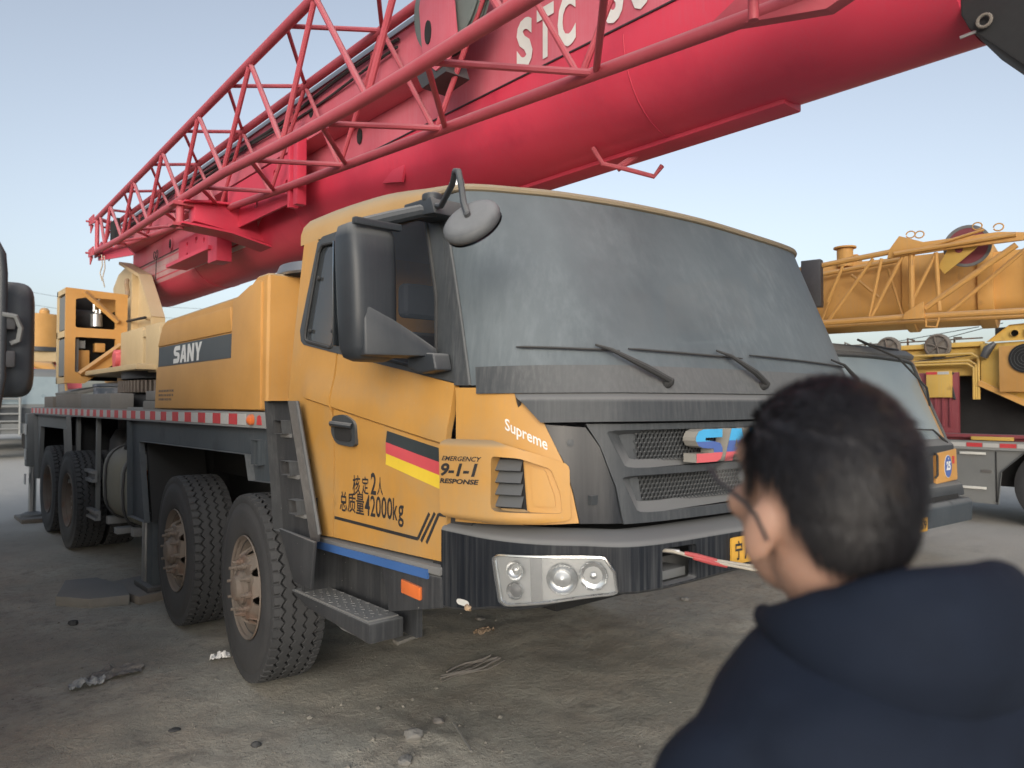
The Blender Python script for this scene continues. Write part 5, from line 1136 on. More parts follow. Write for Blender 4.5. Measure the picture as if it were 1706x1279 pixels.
mb.tube([(-1.9, 3.0, 2.09), (-1.60, 2.85, 2.135), (-1.535, 2.82, 2.150), (-1.508, 2.80, 2.14), (-1.495, 2.795, 2.11), (-1.490, 2.795, 2.05), (-1.490, 2.795, 1.72), (-1.50, 2.80, 1.63), (-1.58, 2.84, 1.57), (-1.9, 3.0, 1.50)], .0145, 12); mb.build('mirror_arm', 'vinyl', NM)
for z in (1.90, 1.78):
    mb = MB(); mb.box((-1.495, 2.812, z), (.085, .05, .055)); mb.build('mirror_clamp', 'darksteel', NM, bevel=.010)
mb = MB(); mb.tube([(-1.49, 2.785, 1.92), (-1.455, 2.78, 1.915), (-1.44, 2.79, 1.88), (-1.445, 2.80, 1.84), (-1.465, 2.805, 1.83)], .008, 6); mb.build('mirror_cable', 'framegrey', NM)

# ================================================================== smaller crane parked behind the man
SB_ = thing('mobile_crane', 'orange crane behind the man, its pale windscreen and blue 25 sticker showing', 'crane', (5.87, 2.67, 0), off=(0, 0, 0), rz=R(10.8))
mb = MB(); mb.prism([(.02, .80), (.0, 1.20), (.06, 1.26), (.40, 2.14), (.52, 2.20), (1.9, 2.24), (1.9, .6), (.1, .6)], 'x', -1.22, 1.22); CB = mb.build('cab', 'ochre', SB_, bevel=.05, seg=3)
def ws(x, t, o=0): return (x * (1 - .07 * t), .055 + (.375 - .055) * t - .012 - o + .09 * max(0, abs(x) / 1.15 - .7) ** 1.3, 1.24 + .89 * t - .03 * (abs(x) / 1.1) ** 2 * t)
mb = MB(); patch(mb, rnd([(-1.17, .0), (1.17, .0), (1.17, 1.0), (-1.17, 1.0)], .05), ws, .02, (), .12, .08, sign=1); patch(mb, rnd([(-1.10, .05), (1.10, .05), (1.10, .96), (-1.10, .96)], .05), ws, .0, (), .12, .1, off=.004, rim=False); mb.build('windscreen', 'windB', CB, fix=False)
mb = MB(); fr = [ws(*p, .006) for p in subd(rnd([(-1.17, .0), (1.17, .0), (1.17, 1.0), (-1.17, 1.0)], .05), .15, .1)]; mb.tube(fr + fr[:1], .022, 8); mb.build('windscreen_seal', 'plastic', CB)
mb = MB(); mb.tube([ws(-.80, .0, .0), ws(-.80, 1, .0)], .009, 6); mb.build('windscreen_divider', 'plastic', CB)
mb = MB(); mb.prism([(-.03, 1.10), (-.03, 1.20), (.04, 1.27), (.10, 1.25), (.1, 1.1)], 'x', -1.16, 1.16); mb.build('cowl', 'cowl', CB, bevel=.02)
mb = MB(); mb.prism([(.38, 2.12), (.36, 2.17), (.45, 2.235), (.7, 2.25), (.7, 2.2)], 'x', -1.15, 1.15); mb.build('roof_lip', 'grime', CB, bevel=.02)
mb = MB(); mb.bx(-1.16, 1.16, .55, 1.88, 2.235, 2.262); mb.build('roof_skin', 'grime', CB, bevel=.01)
mb = MB(); mb.prism([(-.015, .80), (-.015, 1.12), (.05, 1.12), (.05, .80)], 'x', -.75, .70); mb.build('grille', 'cowl', CB, bevel=.015)
for s_ in (-1, 1):
    mb = MB(); mb.prism([(.72, .80), (1.225, .82), (1.20, 1.16), (.74, 1.13)] if s_ > 0 else [(-1.225, .82), (-.72, .80), (-.74, 1.13), (-1.20, 1.16)], 'y', -.035, .03); mb.build('corner_panel', 'ochre', CB, bevel=.018, seg=3)
mb = MB(); mb.tube([(.66, -.045, .87), (.68, -.06, .9), (.68, -.06, 1.10), (.66, -.045, 1.13)], .012, 6); mb.build('grab_handle', 'rubber', CB)
mb = MB(); mb.prism(oval(.98, .975, .082, .115, 28), 'y', -.042, -.036); stk = mb.build('round_sticker', 'lblue', CB)
mb = MB(); mb.prism(oval(.98, .975, .087, .120, 28), 'y', -.0395, -.036); mb.build('sticker_rim', 'sticker_w', stk)
mb = MB(); text(mb, '25', lambda x, y, d: (.93 + .10 * x, -.0435, .935 + .095 * y), bold=.05); text(mb, '★', lambda x, y, d: (.965 + .03 * x, -.0435, 1.045 + .03 * y)); mb.build('lettering', 'sticker_w', stk, smooth=False, fix=False)
mb = MB(); mb.bx(1.09, 1.13, -.041, -.036, 1.0, 1.08); mb.build('small_sticker', 'tape_red', CB)
mb = MB(); mb.prism([(-.10, .66), (-.08, .78), (.0, .82), (.1, .82), (.1, .66)], 'x', -1.24, 1.235); mb.build('bumper_top', 'cowl', CB, bevel=.02)
mb = MB(); mb.bx(-.9, 1.05, -.105, -.09, .63, .69); mb.build('bumper_slot', 'dark', CB)
mb = MB(); mb.prism([(-.16, .40), (-.17, .60), (-.14, .64), (.1, .64), (.1, .40)], 'x', -1.25, 1.25); mb.build('bumper', 'frame', CB, bevel=.02)
mb = MB(); mb.bx(-.27, .16, -.182, -.172, .40, .53); pb = mb.build('licence_plate', 'platey', CB)
mb = MB(); text(mb, 'C·1759', lambda x, y, d: (-.25 + .39 * x, -.1835, .425 + .08 * y), bold=.02); mb.build('lettering', 'ink', pb, smooth=False, fix=False)
def wp(x, t, o): p = ws(x, t, o); return p
for (px0, tips) in ((.45, ((.45, -.02, .05), (.30, .10, .04), (.05, .14, .02))), (1.05, ((1.05, -.02, .05), (.85, .14, .04), (.5, .15, .02)))):
    MB().tube([ws(a, b, c) for a, b, c in tips], [.016, .010, .006], 6).build('windscreen_wiper', 'rubber', CB)
MB().tube([(.02, .37, 2.27), (.22, .10, 2.10), (.42, -.08, 1.80), (.55, -.05, 1.62)], .011, 6).build('mirror_arm', 'rubber', CB)
MB().tube([(-.2, .3, 2.28), (.15, .36, 2.25), (.6, .42, 2.24), (.95, .45, 2.235)], .012, 6).build('cable', 'rubber', CB)
mb = MB(); mb.bx(-1.0, 1.0, .2, 8, .7, 1.1); mb.build('chassis_frame', 'frame', SB_, bevel=.01)
mb = MB(); mb.bx(-1.2, 1.2, 2.1, 8, 1.1, 1.18); mb.build('deck', 'frame', SB_, bevel=.01)
for y in (1.1, 4.4, 5.7):
    for x in (-1.2, .9):
        mb = MB(); mb.lathe([(0, .0), (.03, .26), (0, .3), (0, .44), (.03, .5), (.27, .5), (.3, .44), (.3, 0)], (x, y, .5), (1, 0, 0), 32); mb.build('wheel', 'tyre', SB_)
for o in list(SB_.children):      # the carrier stands square beside the big crane, its boom is slewed a little
    q_ = Matrix.Rotation(R(-14.8), 3, 'Z'); c_ = Vector((1.22, 0, 0)); o.rotation_euler = (0, 0, R(-14.8)); o.location = c_ - q_ @ c_
# its boom and folded jib
def usec(cx, hw, zt, zc, rr_, n=14): return [(cx - hw, zt), (cx - hw, zc)] + [(cx - hw * math.cos(math.pi * k / n), zc - rr_ * math.sin(math.pi * k / n)) for k in range(1, n)] + [(cx + hw, zc), (cx + hw, zt)]
mb = MB(); mb.prism(usec(0, .33, 3.02, 2.58, .22), 'y', -.45, 7.5); B2 = mb.build('boom', 'ochre2', SB_, bevel=.01)
for ya, yb in ((-.52, -.40), (.12, .2)): mb = MB(); mb.prism(usec(0, .36, 3.06, 2.58, .25), 'y', ya, yb); mb.build('boom_collar', 'ochre2', B2, bevel=.008)
mb = MB(); mb.prism(usec(0, .29, 2.98, 2.58, .18), 'y', -4.0, -.45); mb.build('inner_boom_section', 'ochre2', B2)
mb = MB(); mb.prism([(-.95, 2.55), (-.95, 3.10), (-.80, 3.08), (-.80, 2.55)], 'x', -.37, .37); mb.build('boom_head', 'darksteel', B2, bevel=.01)
J2 = MB(); J2.tube([(-.75, .95, 2.40), (-.75, .10, 2.405), (-.75, -1.6, 2.38)], .028, 10); J2 = J2.build('lattice_jib', 'ochre2', SB_)
def t2(a, b, r=.015, nm='lacing_bar'): MB().tube([a, b], r, 8).build(nm, 'ochre2', J2)
t2((-.75, 2.2, 2.82), (-.75, .22, 3.0), .025, 'jib_chord'); t2((-.42, .95, 2.40), (-.42, -1.6, 2.38), .022, 'jib_chord'); t2((-.42, 2.2, 2.8), (-.42, .2, 2.98), .022, 'jib_chord'); t2((-.75, 2.2, 2.42), (-.75, .95, 2.40), .028, 'jib_chord'); t2((-.42, 2.2, 2.42), (-.42, .95, 2.4), .02, 'jib_chord')
mb = MB(); mb.prism([(.24, 2.94), (.22, 3.02), (.14, 3.13), (-.05, 3.05), (-.6, 3.06), (-.85, 3.02), (-.85, 2.97), (-.2, 2.96)], 'x', -.78, -.74); mb.build('jib_head_plate', 'ochre2', J2, bevel=.006)
t2((-.79, .18, 2.97), (-.79, -.72, 3.02), .02, 'stay_bar'); t2((-.79, -.05, 2.99), (-.79, -.5, 3.09), .012, 'stay_bar')
for a, b in (((.75, 2.42), (.36, 2.96)), ((.40, 2.43), (.29, 2.95)), ((.38, 2.43), (.12, 2.95)), ((.62, 2.92), (.76, 2.60)), ((.07, 2.50), (-.13, 2.92)), ((1.3, 2.42), (.98, 2.86)), ((1.3, 2.42), (1.6, 2.82))): t2((-.75, a[0], a[1]), (-.75, b[0], b[1]), .015)
for a, b in (((.62, 2.88), (.36, 2.62)), ((.3, 2.9), (.18, 2.44)), ((.1, 2.44), (.12, 2.9)), ((.9, 2.45), (.75, 2.85))): t2((-.44, a[0], a[1]), (-.44, b[0], b[1]), .012)
t2((-.75, .05, 2.44), (-.75, .05, 2.95), .024); t2((-.75, -.16, 2.44), (-.75, -.14, 2.95), .018); t2((-.75, -.05, 2.47), (-.75, -.72, 2.94), .026, 'jib_brace'); t2((-.55, -.2, 2.44), (-.55, -.78, 2.94), .018, 'jib_brace')
mb = MB(); mb.prism([(.12, 2.38), (-.05, 2.38), (-.05, 2.53), (.10, 2.44)], 'x', -.80, -.70); mb.build('jib_gusset', 'ochre2', J2, bevel=.006)
mb = MB(); mb.tube([(-.77, -.06, 2.38), (-.77, -.06, 2.31), (-.77, -.14, 2.30), (-.77, -.16, 2.38)], .01, 6); mb.build('jib_shackle', 'ochre2', J2)
mb = MB(); mb.lathe([(0, 0), (0, .155), (.015, .175), (.03, .175), (.045, .155), (.045, 0)], (-.62, -.36, 3.0), (1, 0, 0), 36); SV = mb.build('sheave', 'wine', B2)
mb = MB(); mb.lathe([(-.004, .155), (-.006, .178), (-.001, .182), (.0, .155)], (-.62, -.36, 3.0), (1, 0, 0), 36); mb.build('sheave_rim', 'framegrey', SV)
mb = MB(); mb.prism([(-.20, 2.76), (-.15, 2.83), (-.24, 3.0), (-.40, 3.07), (-.50, 3.03), (-.42, 2.94)], 'x', -.72, -.70); mb.build('sheave_cheek', 'yelC', B2, bevel=.005)
mb = MB(); mb.lathe([(0, 0), (0, .03), (.01, .03), (.01, 0)], (-.725, -.31, 2.96), (1, 0, 0), 14); mb.build('cheek_hole', 'wine', B2)
mb = MB(); mb.bx(-.2, -.0, .62, .76, 3.02, 3.12); mb.cyl((-.34, .70, 2.98), (-.34, .70, 3.16), .075, 18); mb.cyl((-.34, .70, 3.16), (-.34, .70, 3.175), .105, 18); mb.build('pulley_post', 'ochre2', B2)
for k, (y, z) in enumerate(((.05, 3.13), (-.02, 3.12), (-.45, 3.13), (-.6, 3.10))):
    mb = MB(); mb.tube([(-.77, y + .035 * math.cos(a), z + .03 * math.sin(a)) for a in [i * .5 for i in range(13)]], .006, 5); mb.build('pin_ring', 'ochre2', B2)
mb = MB(); mb.bx(-.82, -.72, .80, .98, 2.55, 3.0); mb.build('far_mirror_block', 'darksteel', SB_, bevel=.01)  # added dark block in place of the big crane's far wing mirror
mb = MB(); mb.bx(-.05, 1.25, -.02, .30, .0, .16); 
mb.v = [Matrix.Rotation(R(10.8), 3, 'Z') @ v + Vector((5.80, 3.35, 0)) for v in mb.v]; solo(mb, 'timber_block', 'wood', 'long grey timber block on the ground below the bumper of the orange crane', 'timber', bevel=.012)

# ================================================================== third crane at the right edge
TC = thing('mobile_crane', 'yellow crane with round black fan and two winches at the right edge', 'crane', (10.9, 6, 0))
XS = 9.70
mb = MB(); mb.bx(XS, 12.2, -2, 13, 1.03, 1.12); mb.build('deck', 'framegrey', TC, bevel=.006)
mb = MB(); mb.bx(XS - .01, XS + .01, -2, 13, 1.01, 1.125); mb.build('deck_edge', 'rail', TC)
for i in range(36):
    mb = MB(); y = -1.2 + i * .2; mb.bx(XS - .014, XS - .011, y + .005, y + .195, 1.045, 1.10); mb.build('reflective_tape', 'tape_red' if i % 2 else 'tape_white', TC, smooth=False)
mb = MB(); patch(mb, [(7.5, .30), (7.5, 1.01), (1.6, 1.01), (1.9, .60), (2.2, 1.0), (2.9, 1.0), (3.18, .72), (3.22, .28)], plane_x(XS + .005), .04, (), .5, .3); CA = mb.build('side_cabinet', 'framegrey', TC)
for z, y0, y1 in ((.94, 3.36, 3.68), (.47, 3.36, 3.66)):
    mb = MB(); mb.bx(XS - .03, XS - .005, y0, y1, z, z + .035); mb.build('cabinet_handle', 'white', CA, bevel=.006)
for y in (3.24, 3.78): mb = MB(); mb.bx(XS - .006, XS + .004, y, y + .012, .31, .99); mb.build('cabinet_joint', 'dark', CA)
mb = MB(); mb.bx(XS - .012, XS, 3.30, 3.42, .70, .74); mb.build('cabinet_latch', 'steel', CA)
mb = MB(); mb.bx(10, 11.9, -1.5, 12.5, .5, 1.03); mb.build('chassis_frame', 'dark', TC)
for y in (2.52, 1.1, 7.4, 8.8):
    mb = MB(); mb.lathe([(.12, .0), (.12, .18), (.04, .26), (0, .29), (-.006, .40), (0, .46), (.03, .54), (.28, .54), (.3, .46), (.3, 0)], (XS + .04, y, .55), (1, 0, 0), 44); mb.build('wheel', 'tyre', TC)
    for k in range(8):
        q = k * math.pi / 4; mb = MB(); mb.cyl((XS + .14, y + .14 * math.cos(q), .55 + .14 * math.sin(q)), (XS + .10, y + .14 * math.cos(q), .55 + .14 * math.sin(q)), .018, 8); mb.build('wheel_nut', 'rim', TC)
mb = MB(); mb.bx(10.05, 12.0, 2.0, 8.2, 1.12, 1.16); mb.build('base_plate', 'wine', TC)
mb = MB(); mb.bx(9.95, 10.15, 2.2, 5.6, 1.16, 1.21); mb.build('floor_rail', 'wine', TC, bevel=.005)
mb = MB(); mb.bx(9.88, 9.96, 3.1, 3.6, 1.13, 1.18); mb.build('yellow_rail', 'yelC', TC, bevel=.005)
mb = MB(); mb.bx(10.22, 10.30, 3.86, 5.6, 1.18, 2.1); mb.build('side_plate', 'wine', TC, bevel=.01)
mb = MB(); 
for y in (3.95, 4.05, 4.15): mb.bx(10.19, 10.22, y, y + .02, 1.3, 1.75)
mb.build('plate_rib', 'wine', TC)
mb = MB(); mb.bx(10.16, 10.22, 3.93, 4.27, 1.73, 2.12); SP = mb.build('sign_plate', 'yelC', TC, bevel=.005)
mb = MB(); mb.bx(10.155, 10.16, 4.12, 4.27, 2.07, 2.11); mb.build('reflective_tape', 'tape_red', SP); mb = MB(); mb.bx(10.155, 10.16, 3.96, 4.11, 2.07, 2.11); mb.build('reflective_tape', 'tape_white', SP)
mb = MB(); mb.bx(10.38, 11.4, 3.55, 6.6, 2.05, 2.52); mb.bx(10.30, 10.38, 3.55, 6.6, 2.47, 2.54); mb.bx(10.30, 10.38, 3.55, 6.6, 2.28, 2.31); BD = mb.build('winch_beam', 'yelC', TC, bevel=.008)
for y in (4.15, 4.86):
    mb = MB(); mb.lathe([(0, 0), (0, .14), (.02, .19), (.05, .19), (.05, 0)], (10.27, y, 2.50), (1, 0, 0), 28); wn = mb.build('winch_drum', 'wood2', BD)
    mb = MB(); mb.tube([(10.25, y + .16 * math.cos(a), 2.50 + .16 * math.sin(a)) for a in [i * .3 for i in range(22)]], .012, 6)
    for k in range(6): q = k * math.pi / 3 + .3; mb.tube([(10.25, y, 2.50), (10.25, y + .15 * math.cos(q), 2.50 + .15 * math.sin(q))], .012, 5)
    mb.build('winch_rim', 'rim', wn)
mb = MB()
for k in range(8): y = 6.3 - k * .33; mb.tube([(10.5, y, 2.52), (10.5, y, 2.60 + .03 * (k % 3)), (10.5, y - .1, 2.60 + .02 * (k % 2))], .018, 6)
mb.tube([(10.45, 6.5, 2.60), (10.45, 3.6, 2.60)], .012, 6); mb.build('hose_fittings', 'rim', BD)
for z, ye in ((2.36, 3.60), (2.22, 3.66), (2.26, 3.63)): MB().tube([(10.24, 5.2, z), (10.24, ye + .08, z), (10.24, ye, z - .06), (10.24, ye, 1.7)], .02, 8).build('hydraulic_pipe', 'yelC', BD)
mb = MB(); mb.tube([(10.26, 5.6, 2.20), (10.26, 3.7, 2.34)], .008, 5); mb.tube([(10.2, 3.9, 1.7), (10.22, 3.95, 1.9), (10.2, 4.0, 2.0), (10.22, 3.92, 2.1)], .02, 6); mb.build('rubber_hose', 'rubber', BD)
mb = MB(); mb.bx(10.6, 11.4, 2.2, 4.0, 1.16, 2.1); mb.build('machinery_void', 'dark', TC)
mb = MB(); mb.prism([(3.58, 1.92), (3.58, 2.50), (2.0, 2.52), (2.0, 1.45), (2.9, 1.56)], 'x', 10.26, 11.5); UP = mb.build('superstructure', 'yelC', TC, bevel=.02)
mb = MB(); mb.prism([(3.60, 1.90), (2.88, 1.52), (2.88, 1.60), (3.58, 1.97)], 'x', 10.20, 10.28); mb.build('sloping_edge', 'ochre2', UP)
mb = MB(); mb.bx(10.12, 10.28, 2.3, 3.31, 1.80, 2.44); ACU = mb.build('air_conditioner', 'ochre', UP, bevel=.01)
mb = MB(); mb.lathe([(0, 0), (0, .20), (.01, .20), (.02, .17), (.02, 0)], (10.10, 2.99, 2.26), (1, 0, 0), 36); mb.build('fan_opening', 'dark', ACU)
mb = MB()
for r_ in (.05, .09, .13, .17): mb.tube([(10.095, 2.99 + r_ * math.cos(a), 2.26 + r_ * math.sin(a)) for a in [i * .25 for i in range(27)]], .003, 4)
mb.build('fan_guard', 'darksteel', ACU)
mb = MB(); patch(mb, [(3.48, 2.52), (3.20, 2.74), (2.0, 2.80), (2.0, 2.52)], plane_x(10.24), .04, [oval(3.14, 2.62, .05, .045), [(3.02, 2.57), (2.88, 2.57), (2.88, 2.67), (3.02, 2.67)]], .3, .2); mb.build('boom_bracket', 'yelC', UP)
mb = MB(); mb.bx(10.3, 10.34, 2.0, 3.4, 2.53, 2.72); mb.build('bracket_backing', 'dark', UP)
mb = MB(); mb.tube([(10.2, 3.52, 2.3), (10.2, 3.46, 2.42), (10.22, 3.38, 2.50)], [.05, .06, .03], 10); mb.build('lamp_bracket', 'darksteel', UP)
for a, b in (((10.3, 5.2, 2.55), (10.3, 3.6, 2.75)), ((10.35, 4.5, 2.52), (10.3, 3.3, 2.78))): MB().tube([a, b], .006, 5).build('wire_rope', 'rubber', TC)

# ================================================================== far background
FT = thing('parked_truck', 'distant grey lorry with pale cab front far behind the crane, left of its rear outrigger', 'truck', (1.2, 28, 0), off=(1.2, 28, 0))
mb = MB(); mb.prism([(26.0, .75), (26.0, 1.6), (26.25, 2.55), (26.5, 2.7), (28, 2.7), (28, .75)], 'x', .3, 2.75); FC = mb.build('cab', 'framegrey', FT, bevel=.08)
mb = MB(); mb.prism([(25.98, 1.62), (26.2, 2.45), (26.25, 2.45), (26.03, 1.62)], 'x', .5, 2.55); mb.build('windscreen', 'windB', FC)
mb = MB(); mb.bx(.4, 2.6, 25.9, 26.02, .75, 1.05); mb.build('bumper', 'framegrey', FC, bevel=.02)
for x in (.7, 2.1): mb = MB(); mb.bx(x, x + .3, 25.88, 25.9, .82, .98); mb.build('headlight', 'chrome', FC)
mb = MB(); mb.bx(1.0, 2.0, 25.95, 26.01, 1.1, 1.5); mb.build('grille', 'plastic', FC)
mb = MB()
for k in range(5): mb.tube([(1.0, 25.85, .9 + k * .22), (1.55, 25.85, .9 + k * .22)], .03, 6)
mb.tube([(1.0, 25.85, .7), (1.0, 25.85, 2.0)], .035, 6); mb.tube([(1.55, 25.85, .7), (1.55, 25.85, 2.0)], .035, 6); mb.build('front_ladder', 'rail', FT)
mb = MB(); mb.bx(.3, 2.75, 28.1, 34, 1.0, 1.9); mb.build('load_bed', 'frame', FT, bevel=.03)
for y in (27, 31.5):
    for x in (.35, 2.4): mb = MB(); mb.lathe([(0, 0), (0, .45), (.03, .5), (.27, .5), (.3, .45), (.3, 0)], (x, y, .5), (1, 0, 0), 28); mb.build('wheel', 'tyre', FT)
FCN = thing('mobile_crane', 'distant crane with ochre drum on top, rising between the mirror and the engine frame', 'crane', (3.2, 34, 0), off=(3.2, 34, 0))
mb = MB(); mb.cyl((3.0, 33.0, 3.75), (3.0, 33.0, 5.0), .85, 32); dr_ = mb.build('drum', 'ochre', FCN)
mb = MB(); mb.cyl((3.0, 33.0, 3.6), (3.0, 33.0, 3.76), .87, 32); mb.build('drum_ring', 'darksteel', dr_)
for x in (2.6, 3.15): mb = MB(); mb.lathe([(0, .17), (.15, .17), (.24, .1), (.26, 0)], (x, 32.6, 5.0), (0, 0, 1), 16); mb.build('drum_cap', 'ochre', dr_)
mb = MB(); mb.bx(1.2, 4.2, 32.3, 38, 3.2, 3.6); mb.build('superstructure', 'cream', FCN, bevel=.05)
mb = MB(); mb.bx(3.6, 4.4, 32.4, 36, 2.2, 3.2); mb.bx(2.4, 4.0, 32.5, 33, 2.6, 3.1); mb.build('winch_frame', 'lred', FCN, bevel=.05)
mb = MB(); mb.tube([(2.7, 32, 3.1), (3.2, 32, 3.0), (3.6, 32, 2.5), (3.8, 32, 1.9)], [.12, .22, .2, .1], 10); mb.build('jib_elbow', 'ochre', FCN)
mb = MB(); mb.bx(1.5, 4.3, 32.3, 42, .9, 1.9); mb.build('chassis_frame', 'frame', FCN, bevel=.03)
for y in (33.5, 35, 40):
    for x in (1.5, 4.0): mb = MB(); mb.lathe([(0, 0), (0, .5), (.03, .55), (.27, .55), (.3, .5), (.3, 0)], (x, y, .55), (1, 0, 0), 28); mb.build('wheel', 'tyre', FCN)
UP_ = thing('utility_pole', 'distant utility pole whose crossarm shows just right of the black mirror', 'pole', (6.0, 66.8, 0))
mb = MB(); mb.tube([(6.0, 66.8, 0), (6.0, 66.8, 10.6)], [.16, .10], 10); mb.build('pole', 'wood2', UP_)
mb = MB(); mb.box((6.35, 66.5, 10.05), (2.2, .10, .10), Matrix.Rotation(R(-41), 3, 'Z')); ca = mb.build('crossarm', 'darksteel', UP_)
for k in (-.9, -.3, .3, .9): mb = MB(); mb.cyl((6.35 + k * .75, 66.5 - k * .66, 10.1), (6.35 + k * .75, 66.5 - k * .66, 10.35), .05, 8); mb.build('insulator', 'darksteel', ca)
for i, (z, zz) in enumerate(((10.25, 9.8), (9.3, 8.9), (8.2, 7.9))):
    mb = MB(); mb.tube([(6.35, 66.5, z), (12, 66, zz - .2), (24, 64, zz), (60, 58, zz + .6)], .012, 4); mb.build('power_line', 'rubber', UP_)
mb = MB()
ns = 90; ring_ = [(math.cos(R(-60 + 180 * k / ns)), math.sin(R(-60 + 180 * k / ns))) for k in range(ns + 1)]
mb.add([(c * 240, s_ * 240, -1) for c, s_ in ring_] + [(c * 250, s_ * 250, 3.2 + 1.4 * noise.noise(Vector((c * 9, s_ * 9, 0)))) for c, s_ in ring_], [(k, k + 1, ns + 2 + k, ns + 1 + k) for k in range(ns)])
struct(mb.build('embankment', mat('far_earth_bank', (.22, .20, .17), .9, dust=.3, up=0, scale=.05, bump=0), fix=False))

# ================================================================== the man
PX, PY = -1.045, .31
MAN = thing('person', 'man in navy hooded jacket and glasses seen from behind, closest to the camera', 'person', (PX, PY, 0))
def ell(mb, c, r, rot=None, n=20):
    vs = []; fs = []; c = Vector(c)
    for j in range(n // 2 + 1):
        t = math.pi * j / (n // 2)
        for k in range(n):
            q = 2 * math.pi * k / n; v = Vector((r[0] * math.sin(t) * math.cos(q), r[1] * math.sin(t) * math.sin(q), r[2] * math.cos(t)))
            vs.append(c + (rot @ v if rot is not None else v))
    for j in range(n // 2):
        for k in range(n): fs.append((j * n + k, j * n + (k + 1) % n, (j + 1) * n + (k + 1) % n, (j + 1) * n + k))
    mb.add(vs, fs)
def caps(mb, a, b, ra, rb, n=16, sq=1.0):
    a, b = Vector(a), Vector(b)
    for k in range(7):
        t = k / 6
    mb.tube([a, a.lerp(b, .5), b], [ra, (ra + rb) / 2, rb], n); ell(mb, a, (ra, ra, ra)); ell(mb, b, (rb, rb, rb))
HY = R(-27)                                   # head turned a little to his left
Hc = Vector((-1.073, .362, 1.546)); HR = Matrix.Rotation(HY, 3, 'Z') @ Matrix.Rotation(R(7), 3, 'X')
hp3 = lambda x, y, z: Hc + HR @ Vector((x, y, z))      # x to his right, y forward
BY = R(-20); Bc = Vector((-1.045, .325, 0)); BR_ = Matrix.Rotation(BY, 3, 'Z')
bp = lambda x, y, z: Bc + BR_ @ Vector((x, y, 0)) + Vector((0, 0, z))
mb = MB()       # body: one continuous skin (head, neck, trunk, limbs, hands)
ell(mb, hp3(0, -.008, .018), (.074, .092, .092), HR); ell(mb, hp3(0, .03, -.05), (.055, .058, .062), HR); ell(mb, hp3(0, .055, -.085), (.03, .030, .026), HR)
ell(mb, hp3(0, .07, .035), (.055, .025, .03), HR)
mb.tube([hp3(0, .088, .015), hp3(0, .106, -.012), hp3(0, .108, -.022)], [.009, .014, .015], 10); ell(mb, hp3(0, .084, -.052), (.024, .012, .010), HR)
for s_ in (-1, 1):
    ell(mb, hp3(s_ * .0745, -.014, -.030), (.010, .019, .033), HR @ Matrix.Rotation(R(s_ * -18), 3, 'Z') @ Matrix.Rotation(R(12), 3, 'X')); ell(mb, hp3(s_ * .042, .062, -.02), (.022, .018, .02), HR)
caps(mb, hp3(0, -.02, -.05), bp(0, .0, 1.42), .056, .062)
ell(mb, bp(0, .0, 1.22), (.16, .10, .22), BR_); ell(mb, bp(0, .0, .98), (.15, .10, .14), BR_)
EL = [(-.245, -.03, 1.02), (.265, -.02, 1.02)]; WRI = [(-.24, .10, .80), (.27, .10, .80)]
for i, s_ in enumerate((-1, 1)):
    caps(mb, bp(s_ * .165, 0, 1.29), bp(*EL[i]), .050, .042); caps(mb, bp(*EL[i]), bp(*WRI[i]), .040, .028)
    h0 = bp(*WRI[i]); dn = Vector((0, .25, -1)).normalized()
    ell(mb, h0 + dn * .06, (.022, .042, .05))
    for k, L_ in enumerate((.062, .072, .068, .052)):
        p0 = h0 + dn * .10 + Vector((0, -.03 + .02 * k, 0)); mb.tube([p0 - dn * .03, p0 + dn * L_ * .5, p0 + dn * L_ + Vector((-s_ * .018, .0, 0))], [.0095, .0088, .0075], 8)
    mb.tube([h0 + dn * .03 + Vector((0, .03, 0)), h0 + dn * .06 + Vector((-s_ * .01, .055, 0)), h0 + dn * .09 + Vector((-s_ * .015, .065, 0))], [.013, .011, .009], 8)
    caps(mb, bp(s_ * .09, 0, .92), bp(s_ * .11, .02, .50), .085, .058); caps(mb, bp(s_ * .11, .02, .50), bp(s_ * .12, 0, .09), .055, .038); ell(mb, bp(s_ * .12, .06, .045), (.04, .11, .035), BR_)
skin = mat('skin', (.40, .235, .17), .5, dust=.0, up=0, bump=.1, scale=8, var=.08, dcol=(.5, .3, .2)); skin.node_tree.nodes['Principled BSDF'].inputs['Subsurface Weight'].default_value = .15; skin.node_tree.nodes['Principled BSDF'].inputs['Subsurface Radius'].default_value = (.02, .008, .004); M['skin'] = skin
deform_remesh(mb, 'body', 'skin', MAN, .0055, 3, .5)
for s_ in (-1, 1):
    ey = MB(); ell(ey, hp3(s_ * .031, .077, .005), (.012, .010, .011), HR, 14); ey = ey.build('eye', 'white', MAN)
    ey = MB(); ell(ey, hp3(s_ * .031, .086, .005), (.005, .003, .005), HR, 10); ey.build('iris', 'ink', MAN)
